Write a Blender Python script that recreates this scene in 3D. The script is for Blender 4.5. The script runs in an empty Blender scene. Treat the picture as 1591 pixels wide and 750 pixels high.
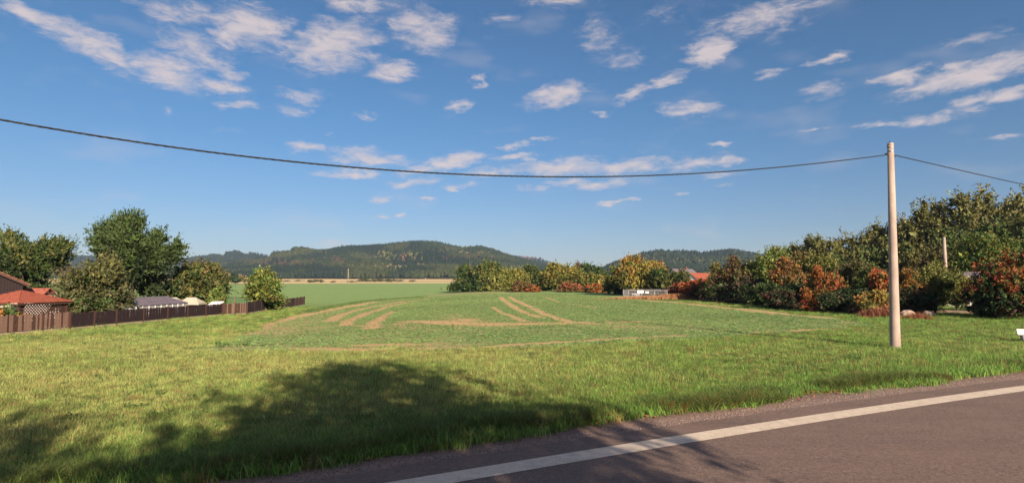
import bpy, math, random
import numpy as np
from mathutils import Vector, Matrix
R = math.radians
random.seed(7)
rng = np.random.default_rng(11)
sc = bpy.context.scene
C = sc.collection

# ------------------------------------------------------------------ camera
F, CX, CY, CAMZ, HOR = 900.0, 795.5, 375.0, 2.5, 437.0
PITCH = math.atan((HOR - CY) / F)
cam_d = bpy.data.cameras.new('camera')
cam = bpy.data.objects.new('camera', cam_d); C.objects.link(cam)
cam_d.sensor_width = 36.0; cam_d.lens = 36.0 * F / 1591.0
cam_d.clip_start = 0.1; cam_d.clip_end = 20000
cam.location = (0, 0, CAMZ); cam.rotation_euler = (math.pi / 2 + PITCH, 0, 0)
sc.camera = cam

# ------------------------------------------------------------------ sun, sky
SUN_AZ, SUN_EL = R(154), R(23)          # azimuth clockwise from +Y: behind the camera, to the right
ld = bpy.data.lights.new('sun', 'SUN'); sun = bpy.data.objects.new('sun', ld); C.objects.link(sun)
ld.energy = 5.0; ld.angle = R(0.55); ld.color = (1.0, 0.81, 0.60)
sdir = Vector((math.sin(SUN_AZ) * math.cos(SUN_EL), math.cos(SUN_AZ) * math.cos(SUN_EL), math.sin(SUN_EL)))
sun.rotation_euler = sdir.to_track_quat('Z', 'Y').to_euler()
sc.view_settings.view_transform = 'Standard'; sc.view_settings.look = 'None'
sc.view_settings.exposure = 1.15; sc.view_settings.gamma = 1.0

w = bpy.data.worlds.new('World'); sc.world = w; w.use_nodes = True
nt = w.node_tree; nt.nodes.clear(); N = nt.nodes; L = nt.links
def wn(t, **k):
    n = N.new(t)
    for a, v in k.items(): setattr(n, a, v)
    return n
def wm(op, a, b=None, c=None, clamp=False):
    n = wn('ShaderNodeMath', operation=op, use_clamp=clamp)
    for i, v in enumerate((a, b, c)):
        if v is None: continue
        if isinstance(v, (int, float)): n.inputs[i].default_value = v
        else: L.new(v, n.inputs[i])
    return n.outputs[0]
sky = wn('ShaderNodeTexSky', sky_type='NISHITA', sun_disc=False)
sky.sun_elevation = SUN_EL; sky.sun_rotation = SUN_AZ
sky.altitude = 300; sky.air_density = 1.0; sky.dust_density = 0.3; sky.ozone_density = 2.0
tc = wn('ShaderNodeTexCoord')
sep = wn('ShaderNodeSeparateXYZ'); L.new(tc.outputs['Generated'], sep.inputs[0])
az = wm('ARCTAN2', sep.outputs[0], sep.outputs[1])
el = wm('ARCSINE', sep.outputs[2])
comb = wn('ShaderNodeCombineXYZ'); L.new(az, comb.inputs[0]); L.new(el, comb.inputs[1])
# soft warp of the (azimuth, elevation) chart so the cloud outlines turn ragged
def noise(vec, scale, detail=4, rough=0.55, dist=0.0, colour=False):
    n = wn('ShaderNodeTexNoise'); n.inputs['Scale'].default_value = scale
    n.inputs['Detail'].default_value = detail; n.inputs['Roughness'].default_value = rough
    n.inputs['Distortion'].default_value = dist
    L.new(vec, n.inputs['Vector']); return n.outputs[1 if colour else 0]
def vmath(op, a, b=None, s=None):
    n = wn('ShaderNodeVectorMath', operation=op)
    for i, v in enumerate((a, b)):
        if v is None: continue
        if isinstance(v, tuple): n.inputs[i].default_value = v
        else: L.new(v, n.inputs[i])
    if s is not None: n.inputs['Scale'].default_value = s
    return n
strm = vmath('MULTIPLY', comb.outputs[0], (1.0, 2.6, 1.0)).outputs[0]
wc = vmath('SUBTRACT', noise(strm, 9.0, 6, 0.62, 0, True), (0.5, 0.5, 0.5)).outputs[0]
wp = vmath('MULTIPLY', wc, (0.09, 0.034, 0.0)).outputs[0]
wc2 = vmath('SUBTRACT', noise(strm, 34.0, 5, 0.65, 0, True), (0.5, 0.5, 0.5)).outputs[0]
wp = vmath('ADD', wp, vmath('MULTIPLY', wc2, (0.05, 0.018, 0.0)).outputs[0]).outputs[0]
warp = vmath('ADD', comb.outputs[0], wp).outputs[0]
CLOUDS = [  # centre, half length, half width, tilt (clockwise), strength; where each stands in the sky
 (60,28,80,18,24,.8),(155,78,90,26,27,.95),(255,112,75,26,20,.95),(345,134,60,13,14,.85),
 (275,18,70,26,8,.65),(300,72,70,34,25,.75),(385,42,62,36,8,1.),(335,98,45,18,25,.8),
 (515,68,80,42,-12,1.),(560,8,60,16,4,.85),(660,48,55,44,15,.8),(610,112,44,17,4,.95),(560,88,40,12,10,.6),
 (375,166,42,9,0,.7),(470,150,42,16,5,.62),(470,178,40,9,8,.5),(716,167,30,10,-6,.8),(740,125,14,12,-30,.7),
 (574,183,16,8,5,.8),(470,232,34,10,-2,.8),(345,200,30,7,5,.35),(262,172,14,7,0,.35),(512,208,12,5,0,.6),
 (865,150,58,20,-14,1.),(1097,84,42,25,-12,1.1),(1040,124,42,10,-24,.8),(978,148,38,12,-18,.8),(1070,168,62,14,2,.75),
 (930,60,40,34,30,.45),(975,92,40,18,-10,.5),(1190,26,120,30,-14,.7),(1045,20,70,22,-10,.35),(1290,93,52,8,-12,.75),
 (1212,112,38,9,-10,.7),(1405,118,65,13,-10,.9),(1500,120,150,20,-16,1.),(1545,152,80,15,-12,.95),(1440,184,60,9,-8,.75),
 (1275,145,50,15,-16,.5),(1385,192,60,7,-8,.55),(1520,60,70,15,-14,.5),(1560,216,60,6,-8,.5),(1270,200,36,5,-5,.6),
 (575,246,70,14,4,.8),(545,270,60,9,2,.9),(650,262,50,9,-8,.8),(700,250,60,12,-8,.95),(760,268,60,10,-2,.7),(640,284,40,7,-6,.8),(640,282,50,8,-6,.8),(805,243,45,8,-8,.8),
 (870,260,80,16,-4,1.),(880,284,50,8,-6,.8),(985,256,70,14,-10,.95),(1090,252,60,12,-8,.85),(1135,250,40,8,-4,.8),(930,284,80,10,-4,.8),(830,296,26,5,0,.6),
 (720,286,40,6,0,.4),(965,312,34,4,-3,.9),(592,306,30,5,0,.8),(624,335,14,5,0,.9),(590,338,14,5,0,.9),(668,310,14,4,0,.8),
 (705,290,22,4,0,.8),(790,226,28,6,-6,.75),(848,218,26,5,2,.75),(1055,300,22,5,0,.5),(1115,226,24,5,-4,.6),(1120,290,30,5,0,.4),
 (520,380,60,6,0,.5),(300,384,60,6,0,.25),(925,178,16,5,0,.7),(1120,270,60,6,0,.5),(780,28,40,14,0,.4),(860,6,60,14,0,.5)]
def aed(px, py):
    u, v = (px - CX) / F, (CY - py) / F
    x, y, z = u, math.cos(PITCH) - v * math.sin(PITCH), math.sin(PITCH) + v * math.cos(PITCH)
    r = math.sqrt(x * x + y * y + z * z)
    return math.atan2(x, y), math.asin(z / r)
best = None
for cx, cy, rx, ry, rot, st in CLOUDS:
    a0, e0 = aed(cx, cy); c_, s_ = math.cos(R(rot)), math.sin(R(rot))
    a1, e1 = aed(cx + rx * c_, cy + rx * s_); a2, e2 = aed(cx - ry * s_, cy + ry * c_)
    la = math.hypot(a1 - a0, e1 - e0); lb = math.hypot(a2 - a0, e2 - e0)
    m = wn('ShaderNodeMapping', vector_type='TEXTURE')
    m.inputs['Location'].default_value = (a0, e0, 0)
    m.inputs['Rotation'].default_value = (0, 0, math.atan2(e1 - e0, a1 - a0))
    m.inputs['Scale'].default_value = (la * 1.3, lb * 1.35, 1)
    L.new(warp, m.inputs['Vector'])
    ln = vmath('LENGTH', m.outputs[0]).outputs['Value']
    val = wm('MULTIPLY_ADD', ln, -st, st)       # st * (1 - r)
    best = val if best is None else wm('MAXIMUM', best, val)
# scattered fair-weather cloud for the unseen sky, cover raised to warm the shade
gen = noise(strm, 3.2, 3, 0.5)
away = wn('ShaderNodeMapRange'); L.new(wm('ABSOLUTE', az), away.inputs[0])
away.inputs[1].default_value = 0.74; away.inputs[2].default_value = 0.9
hi = wn('ShaderNodeMapRange'); L.new(el, hi.inputs[0]); hi.inputs[1].default_value = 0.50; hi.inputs[2].default_value = 0.65
gm = wm('MULTIPLY', wm('MULTIPLY_ADD', gen, 6.0, -2.75), wm('MAXIMUM', away.outputs[0], hi.outputs[0]))
elm = wn('ShaderNodeMapRange'); L.new(el, elm.inputs[0]); elm.inputs[1].default_value = 0.03; elm.inputs[2].default_value = 0.2
gm = wm('MULTIPLY', gm, elm.outputs[0])
best = wm('MAXIMUM', best, gm); best = wm('MAXIMUM', best, 0.0)
fine = noise(strm, 22.0, 8, 0.66, 0.5)
soft = noise(strm, 7.0, 3, 0.5)
d = wm('ADD', wm('MULTIPLY', best, 1.45), wm('MULTIPLY_ADD', fine, 2.3, -1.30))
d = wm('MULTIPLY', d, wm('MINIMUM', wm('MULTIPLY', best, 3.5), 1.0))
dens = wn('ShaderNodeMapRange', interpolation_type='SMOOTHSTEP'); L.new(d, dens.inputs[0])
dens.inputs[1].default_value = -0.10; dens.inputs[2].default_value = 1.2
wisp = wn('ShaderNodeMapRange', interpolation_type='SMOOTHSTEP'); L.new(soft, wisp.inputs[0])
wisp.inputs[1].default_value = 0.5; wisp.inputs[2].default_value = 0.80; wisp.inputs[4].default_value = 0.26
density = wm('MULTIPLY', wm('MAXIMUM', dens.outputs[0], wisp.outputs[0]), 0.82)
cc = wn('ShaderNodeMix', data_type='RGBA'); L.new(fine, cc.inputs[0])
cc.inputs[6].default_value = (4.6, 4.4, 4.8, 1); cc.inputs[7].default_value = (7.8, 6.3, 5.7, 1)
tint = wn('ShaderNodeMix', data_type='RGBA', blend_type='MULTIPLY'); tint.inputs[0].default_value = 1
L.new(sky.outputs[0], tint.inputs[6])
hz = wn('ShaderNodeMapRange', interpolation_type='SMOOTHSTEP'); L.new(el, hz.inputs[0]); hz.inputs[1].default_value = -0.05; hz.inputs[2].default_value = 0.32
tm = wn('ShaderNodeMix', data_type='RGBA'); L.new(hz.outputs[0], tm.inputs[0])
tm.inputs[6].default_value = (0.55, 0.56, 0.72, 1); tm.inputs[7].default_value = (0.43, 0.68, 0.86, 1)   # morning air: rosier low down
L.new(tm.outputs[2], tint.inputs[7])
mx = wn('ShaderNodeMix', data_type='RGBA'); L.new(density, mx.inputs[0])
L.new(tint.outputs[2], mx.inputs[6]); L.new(cc.outputs[2], mx.inputs[7])
bg = wn('ShaderNodeBackground'); bg.inputs[1].default_value = 0.053
L.new(mx.outputs[2], bg.inputs[0]); out = wn('ShaderNodeOutputWorld'); L.new(bg.outputs[0], out.inputs[0])
sc.cycles.volume_bounces = 0
sc.cycles.max_bounces = 6; sc.cycles.transparent_max_bounces = 6

# ------------------------------------------------------------------ helpers
def ray(px, py):
    u, v = (px - CX) / F, (CY - py) / F
    return np.array([u, math.cos(PITCH) - v * math.sin(PITCH), math.sin(PITCH) + v * math.cos(PITCH)])
def at(px, py, d):
    r = ray(px, py); k = d / r[1]
    return Vector((r[0] * k, d, CAMZ + r[2] * k))
def zat(py, d): return at(CX, py, d).z
def xat(px, d): return (px - CX) / F * d / math.cos(PITCH)
def project(P):
    P = np.atleast_2d(P); x, y, z = P[:, 0], P[:, 1], P[:, 2] - CAMZ
    dep = y * math.cos(PITCH) + z * math.sin(PITCH); up = -y * math.sin(PITCH) + z * math.cos(PITCH)
    return CX + F * x / dep, CY - F * up / dep
def sstep(a, b, x):
    t = np.clip((x - a) / (b - a), 0, 1); return t * t * (3 - 2 * t)
_tab = np.random.default_rng(5).random((256, 256))
def vnoise(x, y):
    x = np.asarray(x, float); y = np.asarray(y, float)
    xi, yi = np.floor(x).astype(int), np.floor(y).astype(int); fx, fy = x - xi, y - yi
    fx = fx * fx * (3 - 2 * fx); fy = fy * fy * (3 - 2 * fy)
    g = lambda i, j: _tab[(xi + i) % 256, (yi + j) % 256]
    return (g(0, 0) * (1 - fx) + g(1, 0) * fx) * (1 - fy) + (g(0, 1) * (1 - fx) + g(1, 1) * fx) * fy
def fbm(x, y, o=4):
    s, a, t = 0, 1, 0
    for i in range(o):
        s = s + a * vnoise(x * 2 ** i + 17.3 * i, y * 2 ** i + 9.1 * i); t += a; a *= .5
    return s / t
def H(x, y):
    x = np.asarray(x, float); y = np.asarray(y, float)
    r = np.hypot(x, y)
    h = -0.7 * sstep(18, 34, y) * sstep(-4, -20, x) * (1 - sstep(110, 240, r))
    h = h + 0.05 * (vnoise(x * .13, y * .13) - .5) * sstep(9, 16, r)
    h = h + sstep(420, 1100, r) * 7.0 + np.maximum(r - 1100, 0) * 0.004
    return h
def gp(px, py):
    """where the ray through a point of the photograph meets the ground"""
    r = ray(px, py); z = 0.0
    for _ in range(30):
        k = (z - CAMZ) / r[2]; x, y = r[0] * k, r[1] * k; z = .5 * z + .5 * float(H(x, y))
    return Vector((x, y, float(H(x, y))))
RT = np.array([.8988, .4384]); RN = np.array([-.4384, .8988])   # along / across the road
def road_n(x, y):
    t = x * RT[0] + y * RT[1]; n = x * RN[0] + y * RN[1]
    dt = np.abs(t - 9.3); curve = np.where(dt < 40, .0024 * dt * dt, .0024 * 1600 + (dt - 40) * .192)
    return n + curve - .18, t            # 7.3 = outer edge of the white line

def tag(o, label=None, cat=None, group=None, kind=None):
    if label: o['label'] = label
    if cat: o['category'] = cat
    if group: o['group'] = group
    if kind: o['kind'] = kind
    return o
def empty(name, loc=(0, 0, 0), rz=0):
    o = bpy.data.objects.new(name, None); C.objects.link(o); o.location = loc; o.rotation_euler.z = rz
    o.empty_display_size = .3; return o
def fastmesh(name, V, faces, col=None, mat=None, smooth=False):
    """V (n,3), faces (m,k) index array (all faces k-gons)"""
    me = bpy.data.meshes.new(name); V = np.asarray(V, np.float32); faces = np.asarray(faces, np.int32)
    m, k = faces.shape
    me.vertices.add(len(V)); me.vertices.foreach_set('co', V.ravel())
    me.loops.add(m * k); me.loops.foreach_set('vertex_index', faces.ravel())
    me.polygons.add(m); me.polygons.foreach_set('loop_start', np.arange(0, m * k, k, dtype=np.int32))
    me.polygons.foreach_set('loop_total', np.full(m, k, np.int32))
    if smooth: me.polygons.foreach_set('use_smooth', np.ones(m, bool))
    me.update(calc_edges=True)
    if col is not None:
        a = me.color_attributes.new('col', 'FLOAT_COLOR', 'POINT')
        c4 = np.ones((len(V), 4), np.float32); c4[:, :3] = col; a.data.foreach_set('color', c4.ravel())
    if mat: me.materials.append(mat)
    return me
def link(name, me, parent=None, loc=(0, 0, 0)):
    o = bpy.data.objects.new(name, me); C.objects.link(o); o.parent = parent; o.location = loc; return o
class MB:
    def __init__(s): s.v = []; s.f = []
    def add(s, vs, fs):
        b = len(s.v); s.v += [tuple(p) for p in vs]; s.f += [tuple(i + b for i in f) for f in fs]
    def box(s, x0, x1, y0, y1, z0, z1, M=None):
        vs = [Vector((x, y, z)) for z in (z0, z1) for y in (y0, y1) for x in (x0, x1)]
        if M: vs = [M @ v for v in vs]
        s.add(vs, [(0, 2, 3, 1), (4, 5, 7, 6), (0, 1, 5, 4), (2, 6, 7, 3), (0, 4, 6, 2), (1, 3, 7, 5)])
    def bar(s, a, b, wx, wz):
        a, b = Vector(a), Vector(b); d = b - a; l = d.length
        M = Matrix.Translation(a) @ d.to_track_quat('Y', 'Z').to_matrix().to_4x4()
        s.box(-wx / 2, wx / 2, 0, l, -wz / 2, wz / 2, M)
    def tube(s, pts, rad, n=8, cap=True):
        pts = [Vector(p) for p in pts]
        if not hasattr(rad, '__len__'): rad = [rad] * len(pts)
        b = len(s.v); prev = None
        for i, p in enumerate(pts):
            t = (pts[min(i + 1, len(pts) - 1)] - pts[max(i - 1, 0)]).normalized()
            if prev is None: u = t.orthogonal().normalized()
            else: u = (prev - t * prev.dot(t)).normalized()
            prev = u; v = t.cross(u)
            for k in range(n):
                a = 2 * math.pi * k / n; s.v.append(tuple(p + (u * math.cos(a) + v * math.sin(a)) * rad[i]))
        for i in range(len(pts) - 1):
            for k in range(n):
                k2 = (k + 1) % n; s.f.append((b + i * n + k, b + i * n + k2, b + (i + 1) * n + k2, b + (i + 1) * n + k))
        if cap:
            s.f.append(tuple(b + k for k in range(n))[::-1]); s.f.append(tuple(b + (len(pts) - 1) * n + k for k in range(n)))
    def build(s, name, mat, parent=None, loc=(0, 0, 0), smooth=False, bevel=0):
        me = bpy.data.meshes.new(name); me.from_pydata(s.v, [], s.f); me.update()
        if smooth:
            for p in me.polygons: p.use_smooth = True
        me.materials.append(mat); o = link(name, me, parent, loc)
        if bevel:
            m = o.modifiers.new('bevel', 'BEVEL'); m.width = bevel; m.segments = 2; m.limit_method = 'ANGLE'
        return o

# ------------------------------------------------------------------ materials
class NT:
    def __init__(s, name):
        s.m = bpy.data.materials.new(name); s.m.use_nodes = True; s.t = s.m.node_tree; s.t.nodes.clear()
    def n(s, t, ins=None, **k):
        nd = s.t.nodes.new(t)
        for a, v in k.items(): setattr(nd, a, v)
        for a, v in (ins or {}).items():
            if isinstance(v, (int, float, tuple)): nd.inputs[a].default_value = v
            else: s.t.links.new(v, nd.inputs[a])
        return nd
    def math(s, op, a, b=0.0, c=0.0, clamp=False):
        return s.n('ShaderNodeMath', {0: a, 1: b, 2: c}, operation=op, use_clamp=clamp).outputs[0]
    def mix(s, f, a, b, bt='MIX'):
        return s.n('ShaderNodeMix', {0: f, 6: a, 7: b}, data_type='RGBA', blend_type=bt).outputs[2]
    def rng(s, v, a, b, c=0.0, d=1.0):
        return s.n('ShaderNodeMapRange', {0: v, 1: a, 2: b, 3: c, 4: d}, interpolation_type='SMOOTHSTEP').outputs[0]
    def noise(s, vec, scale, detail=4, rough=.55, dist=0):
        return s.n('ShaderNodeTexNoise', {'Vector': vec, 'Scale': scale, 'Detail': detail, 'Roughness': rough, 'Distortion': dist}).outputs[0]
    def done(s, shader):
        s.t.links.new(shader, s.n('ShaderNodeOutputMaterial').inputs[0]); return s.m
def c4(c): return (c[0], c[1], c[2], 1.0)
def mat(name, col, rough=.8, col2=None, scale=6.0, bump=.0, bscale=40.0, metal=0.0, stretch=(1, 1, 1), spec=.3):
    t = NT(name); tcn = t.n('ShaderNodeTexCoord'); vec = t.n('ShaderNodeVectorMath', {0: tcn.outputs['Object'], 1: stretch}, operation='MULTIPLY').outputs[0]
    col2 = col2 or tuple(c * .72 for c in col)
    f = t.rng(t.noise(vec, scale, 5, .6), .3, .7); base = t.mix(f, c4(col), c4(col2))
    p = t.n('ShaderNodeBsdfPrincipled', {'Base Color': base, 'Roughness': rough, 'Metallic': metal, 'Specular IOR Level': spec})
    if bump:
        b = t.n('ShaderNodeBump', {'Strength': bump, 'Distance': .02, 'Height': t.noise(vec, bscale, 4, .6)})
        t.t.links.new(b.outputs[0], p.inputs['Normal'])
    return t.done(p.outputs[0])
def attrmat(name, transl=.3, rough=.65, insttype='GEOMETRY', attr='col', nscale=.0):
    t = NT(name); a = t.n('ShaderNodeAttribute', attribute_type=insttype, attribute_name=attr)
    col = a.outputs['Color']
    if nscale:
        g = t.n('ShaderNodeNewGeometry'); f = t.rng(t.noise(g.outputs['Position'], nscale, 3), .3, .7, .75, 1.25)
        col = t.n('ShaderNodeVectorMath', {0: col, 'Scale': f}, operation='SCALE').outputs[0]
    p = t.n('ShaderNodeBsdfPrincipled', {'Base Color': col, 'Roughness': rough, 'Specular IOR Level': .25})
    if transl:
        tr = t.n('ShaderNodeBsdfTranslucent', {'Color': col}); p = t.n('ShaderNodeMixShader', {0: transl, 1: p.outputs[0], 2: tr.outputs[0]})
    return t.done(p.outputs[0])
M_leaf = attrmat('foliage', .12, .6, nscale=1.3)
M_forest = attrmat('forest_foliage', .12, .8)
M_blade = attrmat('grass_blade', .35, .55, 'INSTANCER', 'tint')
M_bark = mat('bark', (.10, .075, .055), .9, (.05, .038, .03), 9, .6, 30, stretch=(1, 1, .25))
M_concrete = mat('pole_concrete', (.39, .31, .27), .85, (.28, .22, .19), 3.5, .4, 60, stretch=(1, 1, .35))
M_wood_dark = mat('stained_wood', (.021, .010, .012), .8, (.011, .006, .009), 7, .3, 40, stretch=(6, 6, .6))
M_wood_red = mat('red_brown_wood', (.072, .034, .027), .75, (.042, .021, .018), 7, .3, 40, stretch=(6, 6, .6))
M_wood_worn = mat('weathered_wood', (.20, .125, .095), .85, (.11, .065, .052), 9, .3, 40, stretch=(6, 6, .6))
M_plinth = mat('plinth_concrete', (.30, .22, .17), .95, (.2, .15, .12), 3, .3, 30)
M_black = mat('black_cable', (.006, .006, .007), .85, (.03, .03, .03), 20)
M_steel = mat('galvanised_steel', (.30, .29, .31), .5, (.22, .22, .24), 12, metal=.5)
M_white = mat('white_paint', (.78, .76, .72), .6, (.68, .66, .62), 5)
M_lime = mat('lime_render', (.74, .72, .68), .9, (.62, .6, .56), 2, .2, 30)
M_dull = mat('dull_render', (.40, .36, .35), .9, (.3, .27, .27), 2)
M_tile = mat('clay_tile', (.31, .085, .048), .8, (.20, .055, .035), 5)
M_tileold = mat('old_clay_tile', (.33, .10, .07), .85, (.2, .07, .05), 4)
M_slate = mat('slate_sheet', (.16, .13, .155), .55, (.11, .095, .12), 3)
M_tan = mat('tan_sheet', (.38, .28, .22), .7, (.3, .22, .18), 2)
M_canvas = mat('pale_canvas', (.46, .42, .34), .8, (.38, .34, .28), 4)
M_green = mat('green_paint', (.03, .085, .055), .6, (.02, .06, .04), 6)
M_grey = mat('grey_panel', (.25, .25, .28), .5, (.2, .2, .22), 5)
M_stone = mat('field_stone', (.42, .31, .25), .9, (.27, .2, .17), 5, .6, 12)
M_glass = NT('dark_glass'); M_glass = M_glass.done(M_glass.n('ShaderNodeBsdfPrincipled', {'Base Color': (.03, .035, .04, 1), 'Roughness': .12}).outputs[0])
t = NT('greenhouse_glass')
M_gh = t.done(t.n('ShaderNodeMixShader', {0: .5, 1: t.n('ShaderNodeBsdfTransparent').outputs[0], 2: t.n('ShaderNodeBsdfPrincipled', {'Base Color': (.5, .5, .52, 1), 'Roughness': .2}).outputs[0]}).outputs[0])

# ------------------------------------------------------------------ ground sheet (one polar grid, split into fields)
A1 = np.radians(np.arange(-46, 46.01, .125)); A2 = np.radians(np.arange(48, 312.1, 3.0))
AZ = np.concatenate([A1, A2])
dep = np.concatenate([np.linspace(34, 3, 250), 3 * (.965 ** np.arange(1, 120))])       # degrees below the horizon
RAD = CAMZ / np.tan(np.radians(dep)); RAD = RAD[RAD < 4100]
RAD = np.concatenate([[.4, 1.5, 2.6], RAD])
nA, nR = len(AZ), len(RAD)
rr, aa = np.meshgrid(RAD, AZ, indexing='ij'); GX, GY = rr * np.sin(aa), rr * np.cos(aa)
def inpoly(x, y, P):
    x = x.ravel(); y = y.ravel(); ins = np.zeros(len(x), bool); j = len(P) - 1
    for i in range(len(P)):
        xi, yi = P[i][:2]; xj, yj = P[j][:2]
        c = ((yi > y) != (yj > y)) & (x < (xj - xi) * (y - yi) / (yj - yi + 1e-12) + xi); ins ^= c; j = i
    return ins
def segdist(x, y, P):
    x = x.ravel(); y = y.ravel(); best = np.full(len(x), 1e9)
    for a, b in zip(P[:-1], P[1:]):
        ax, ay, bx, by = a[0], a[1], b[0], b[1]; dx, dy = bx - ax, by - ay
        t = np.clip(((x - ax) * dx + (y - ay) * dy) / (dx * dx + dy * dy + 1e-12), 0, 1)
        best = np.minimum(best, np.hypot(x - ax - t * dx, y - ay - t * dy))
    return best
EDGE = [(322,549),(330,541),(350,528),(385,512),(430,497),(480,483),(540,473),(600,466),(650,460),(700,455),(735,452.5),
        (850,455),(950,461),(1000,465.5),(1050,468),(1110,474),(1200,484),(1290,492.5),(1340,500),(1345,505),(1310,513),(1230,519),
        (1150,524),(1060,528),(990,532),(900,537),(820,543),(700,546),(600,546.5),(450,549)]
EDGE3 = [gp(*p) for p in EDGE]
TRACKS = [ # polyline, half width m
 ([(590,466),(560,473),(520,480),(470,489),(430,497),(395,508),(370,520)], 1.0),
 ([(630,467),(600,473),(560,480),(530,489),(512,499)], .55),
 ([(665,464),(630,470),(600,477),(568,487),(540,499),(535,505)], .55),
 ([(610,484),(598,490),(584,499),(577,510)], .45),
 ([(777,461),(783,466),(800,478),(820,488),(845,494)], .42),
 ([(792,461),(800,466),(820,475),(845,487),(870,496),(890,500)], .42),
 ([(766,477),(780,486),(800,493),(815,499)], .32),
 ([(640,499),(700,502),(760,504),(820,503),(905,501)], .8),
 ([(560,506),(620,503),(680,499),(730,497)], .45),
 ([(460,541),(560,543),(640,542),(730,540)], .33),
 ([(560,536),(660,534),(740,535)], .25),
 ([(730,541),(800,535),(900,530),(1000,524),(1060,521)], .28),
 ([(1180,517),(1240,514),(1300,510)], .45),
 ([(1000,466.3),(1050,469),(1110,475.2),(1200,485.2),(1290,493.4)], 1.3),
 ([(905,460),(850,462),(870,470),(930,478)], .2),
 ([(900,505),(960,500),(1010,499)], .3),
 ([(340,546),(460,546),(600,544)], .3)]
BARE = [(620,522,330,16,.16),(1000,512,220,9,.13),(560,541,260,6,.22),(640,505,90,7,.16),(770,503,60,6,.25),(415,514,50,12,.26),(500,490,60,8,.08),(560,520,120,12,.08),(360,540,40,8,.30),(980,505,60,6,.18),
        (470,500,50,14,.25),(700,535,200,6,.12),(720,497,40,9,.3),(1320,503,25,5,.25)]
def field_attrs(X, Y):
    x, y = X.ravel(), Y.ravel()
    crop = inpoly(x, y, EDGE3).astype(float)
    dist = segdist(x, y, EDGE3 + [EDGE3[0]]); sd = np.where(crop > .5, dist, -dist)
    wob = (fbm(x * .5, y * .5, 4) - .5) * 3.0
    cropm = sstep(-1.0, 1.2, sd + wob)
    soil = np.zeros(len(x))
    for P, hw in TRACKS:
        Q = [gp(*p) for p in P]; dd = segdist(x, y, Q)
        soil = np.maximum(soil, (1 - sstep(0, hw * 1.55, dd + 1.1 * hw * (fbm(x * 1.6, y * .8, 4) - .5))) * (.62 + .38 * fbm(x * .5 + 3, y * .5, 3) * 1.3))
    px, py = project(np.stack([x, np.maximum(y, .5), H(x, y)], 1))
    soil = soil * np.where(py > 515, .25 + .95 * sstep(.38, .62, fbm(x * .45 + 7, y * .45, 3)), 1)
    for cx, cy, rx, ry, s in BARE:
        soil = soil + s * np.exp(-((px - cx) / rx) ** 2 - ((py - cy) / ry) ** 2)
    soil = soil * cropm * (.72 + .55 * fbm(x * .9 + 31, y * .35, 4))
    return crop, cropm, np.clip(soil, 0, 1), px, py
crop, cropm, soil, PX, PY = field_attrs(GX, GY)
X, Y = GX.ravel(), GY.ravel(); Rr = np.hypot(X, Y)
n_road, t_road = road_n(X, Y)
far = sstep(60, 95, Rr) * (crop < .5) * (np.arctan2(X, Y) < .2) * (np.arctan2(X, Y) > -.9) * (Y > 45)
fence_side = np.zeros(len(X))
stub = sstep(545, 600, Rr + 80 * (vnoise(X * .004, Y * .004) - .5)) * (1 - sstep(1250, 1400, Rr))
strip = (np.sin(Rr / 42.0 + 1.2 * vnoise(X * .002, Y * .003)) > .15)
gravel = 1 - sstep(8.3, 8.75, n_road + .7 * (fbm(X * .9, Y * .9, 3) - .5))
Z = H(X, Y)
in_road = (n_road < 7.85) & (n_road > .2)
Z = np.where(n_road < 8.2, -0.03, Z); Z = np.where(in_road, -.06, Z)
fresh = np.clip(.25 + .55 * sstep(-6, 10, X) * (1 - sstep(26, 60, Y)) + .6 * (1 - sstep(8.6, 12.5, n_road)) + .5 * sstep(26, 40, Y) + .35 * (fbm(X * .15, Y * .15, 3) - .5), 0, 1)
V = np.stack([X, Y, Z], 1)
V = np.concatenate([V, [[0, 0, -.06]]])
idx = np.arange(nA * nR).reshape(nR, nA)
i2 = np.concatenate([idx, idx[:, :1]], 1)
quads = np.stack([i2[:-1, :-1], i2[1:, :-1], i2[1:, 1:], i2[:-1, 1:]], -1).reshape(-1, 4)[:, ::-1]
centre = np.stack([i2[0, :-1], i2[0, 1:], np.full(nA, nA * nR), np.full(nA, nA * nR)], -1)

t = NT('ground_cover')
geo = t.n('ShaderNodeNewGeometry'); P = geo.outputs['Position']
def A(n): return t.n('ShaderNodeAttribute', attribute_name=n).outputs['Fac']
n1 = t.noise(P, .35, 5); n2 = t.noise(P, 2.6, 6, .65); n3 = t.noise(P, 14, 4, .7); n4 = t.noise(P, 60, 3, .7)
dry = t.mix(t.rng(n3, .35, .65), (.25, .22, .08, 1), (.165, .165, .055, 1))
grn = t.mix(t.rng(n3, .35, .65), (.12, .18, .04, 1), (.075, .13, .025, 1))
fr = t.math('ADD', A('fresh'), t.math('MULTIPLY_ADD', n2, 1.1, -.55))
mead = t.mix(t.rng(fr, .1, .9), dry, grn)
mead = t.mix(t.rng(n4, .5, .7, 0, .6), mead, (.05, .055, .02, 1))
mead = t.mix(t.math('MULTIPLY', A('thatch_shade'), .65), mead, (.085, .078, .03, 1))  # near thatch, with the shade in gaps between blades painted into its colour
cropc = t.mix(t.rng(n4, .38, .62), (.28, .35, .15, 1), (.13, .165, .07, 1))
cropc = t.mix(t.rng(n2, .42, .7, 0, .7), cropc, (.34, .31, .13, 1))
cropc = t.mix(t.rng(n1, .5, .65, 0, .35), cropc, (.15, .22, .07, 1))
soilc = t.mix(t.rng(n4, .35, .65), (.60, .40, .20, 1), (.36, .24, .125, 1))
sfac = t.math('ADD', A('soil'), t.math('MULTIPLY_ADD', n3, 2.2, -1.1))
sfac = t.math('ADD', sfac, t.math('MULTIPLY_ADD', n4, 2.2, -1.1))
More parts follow.
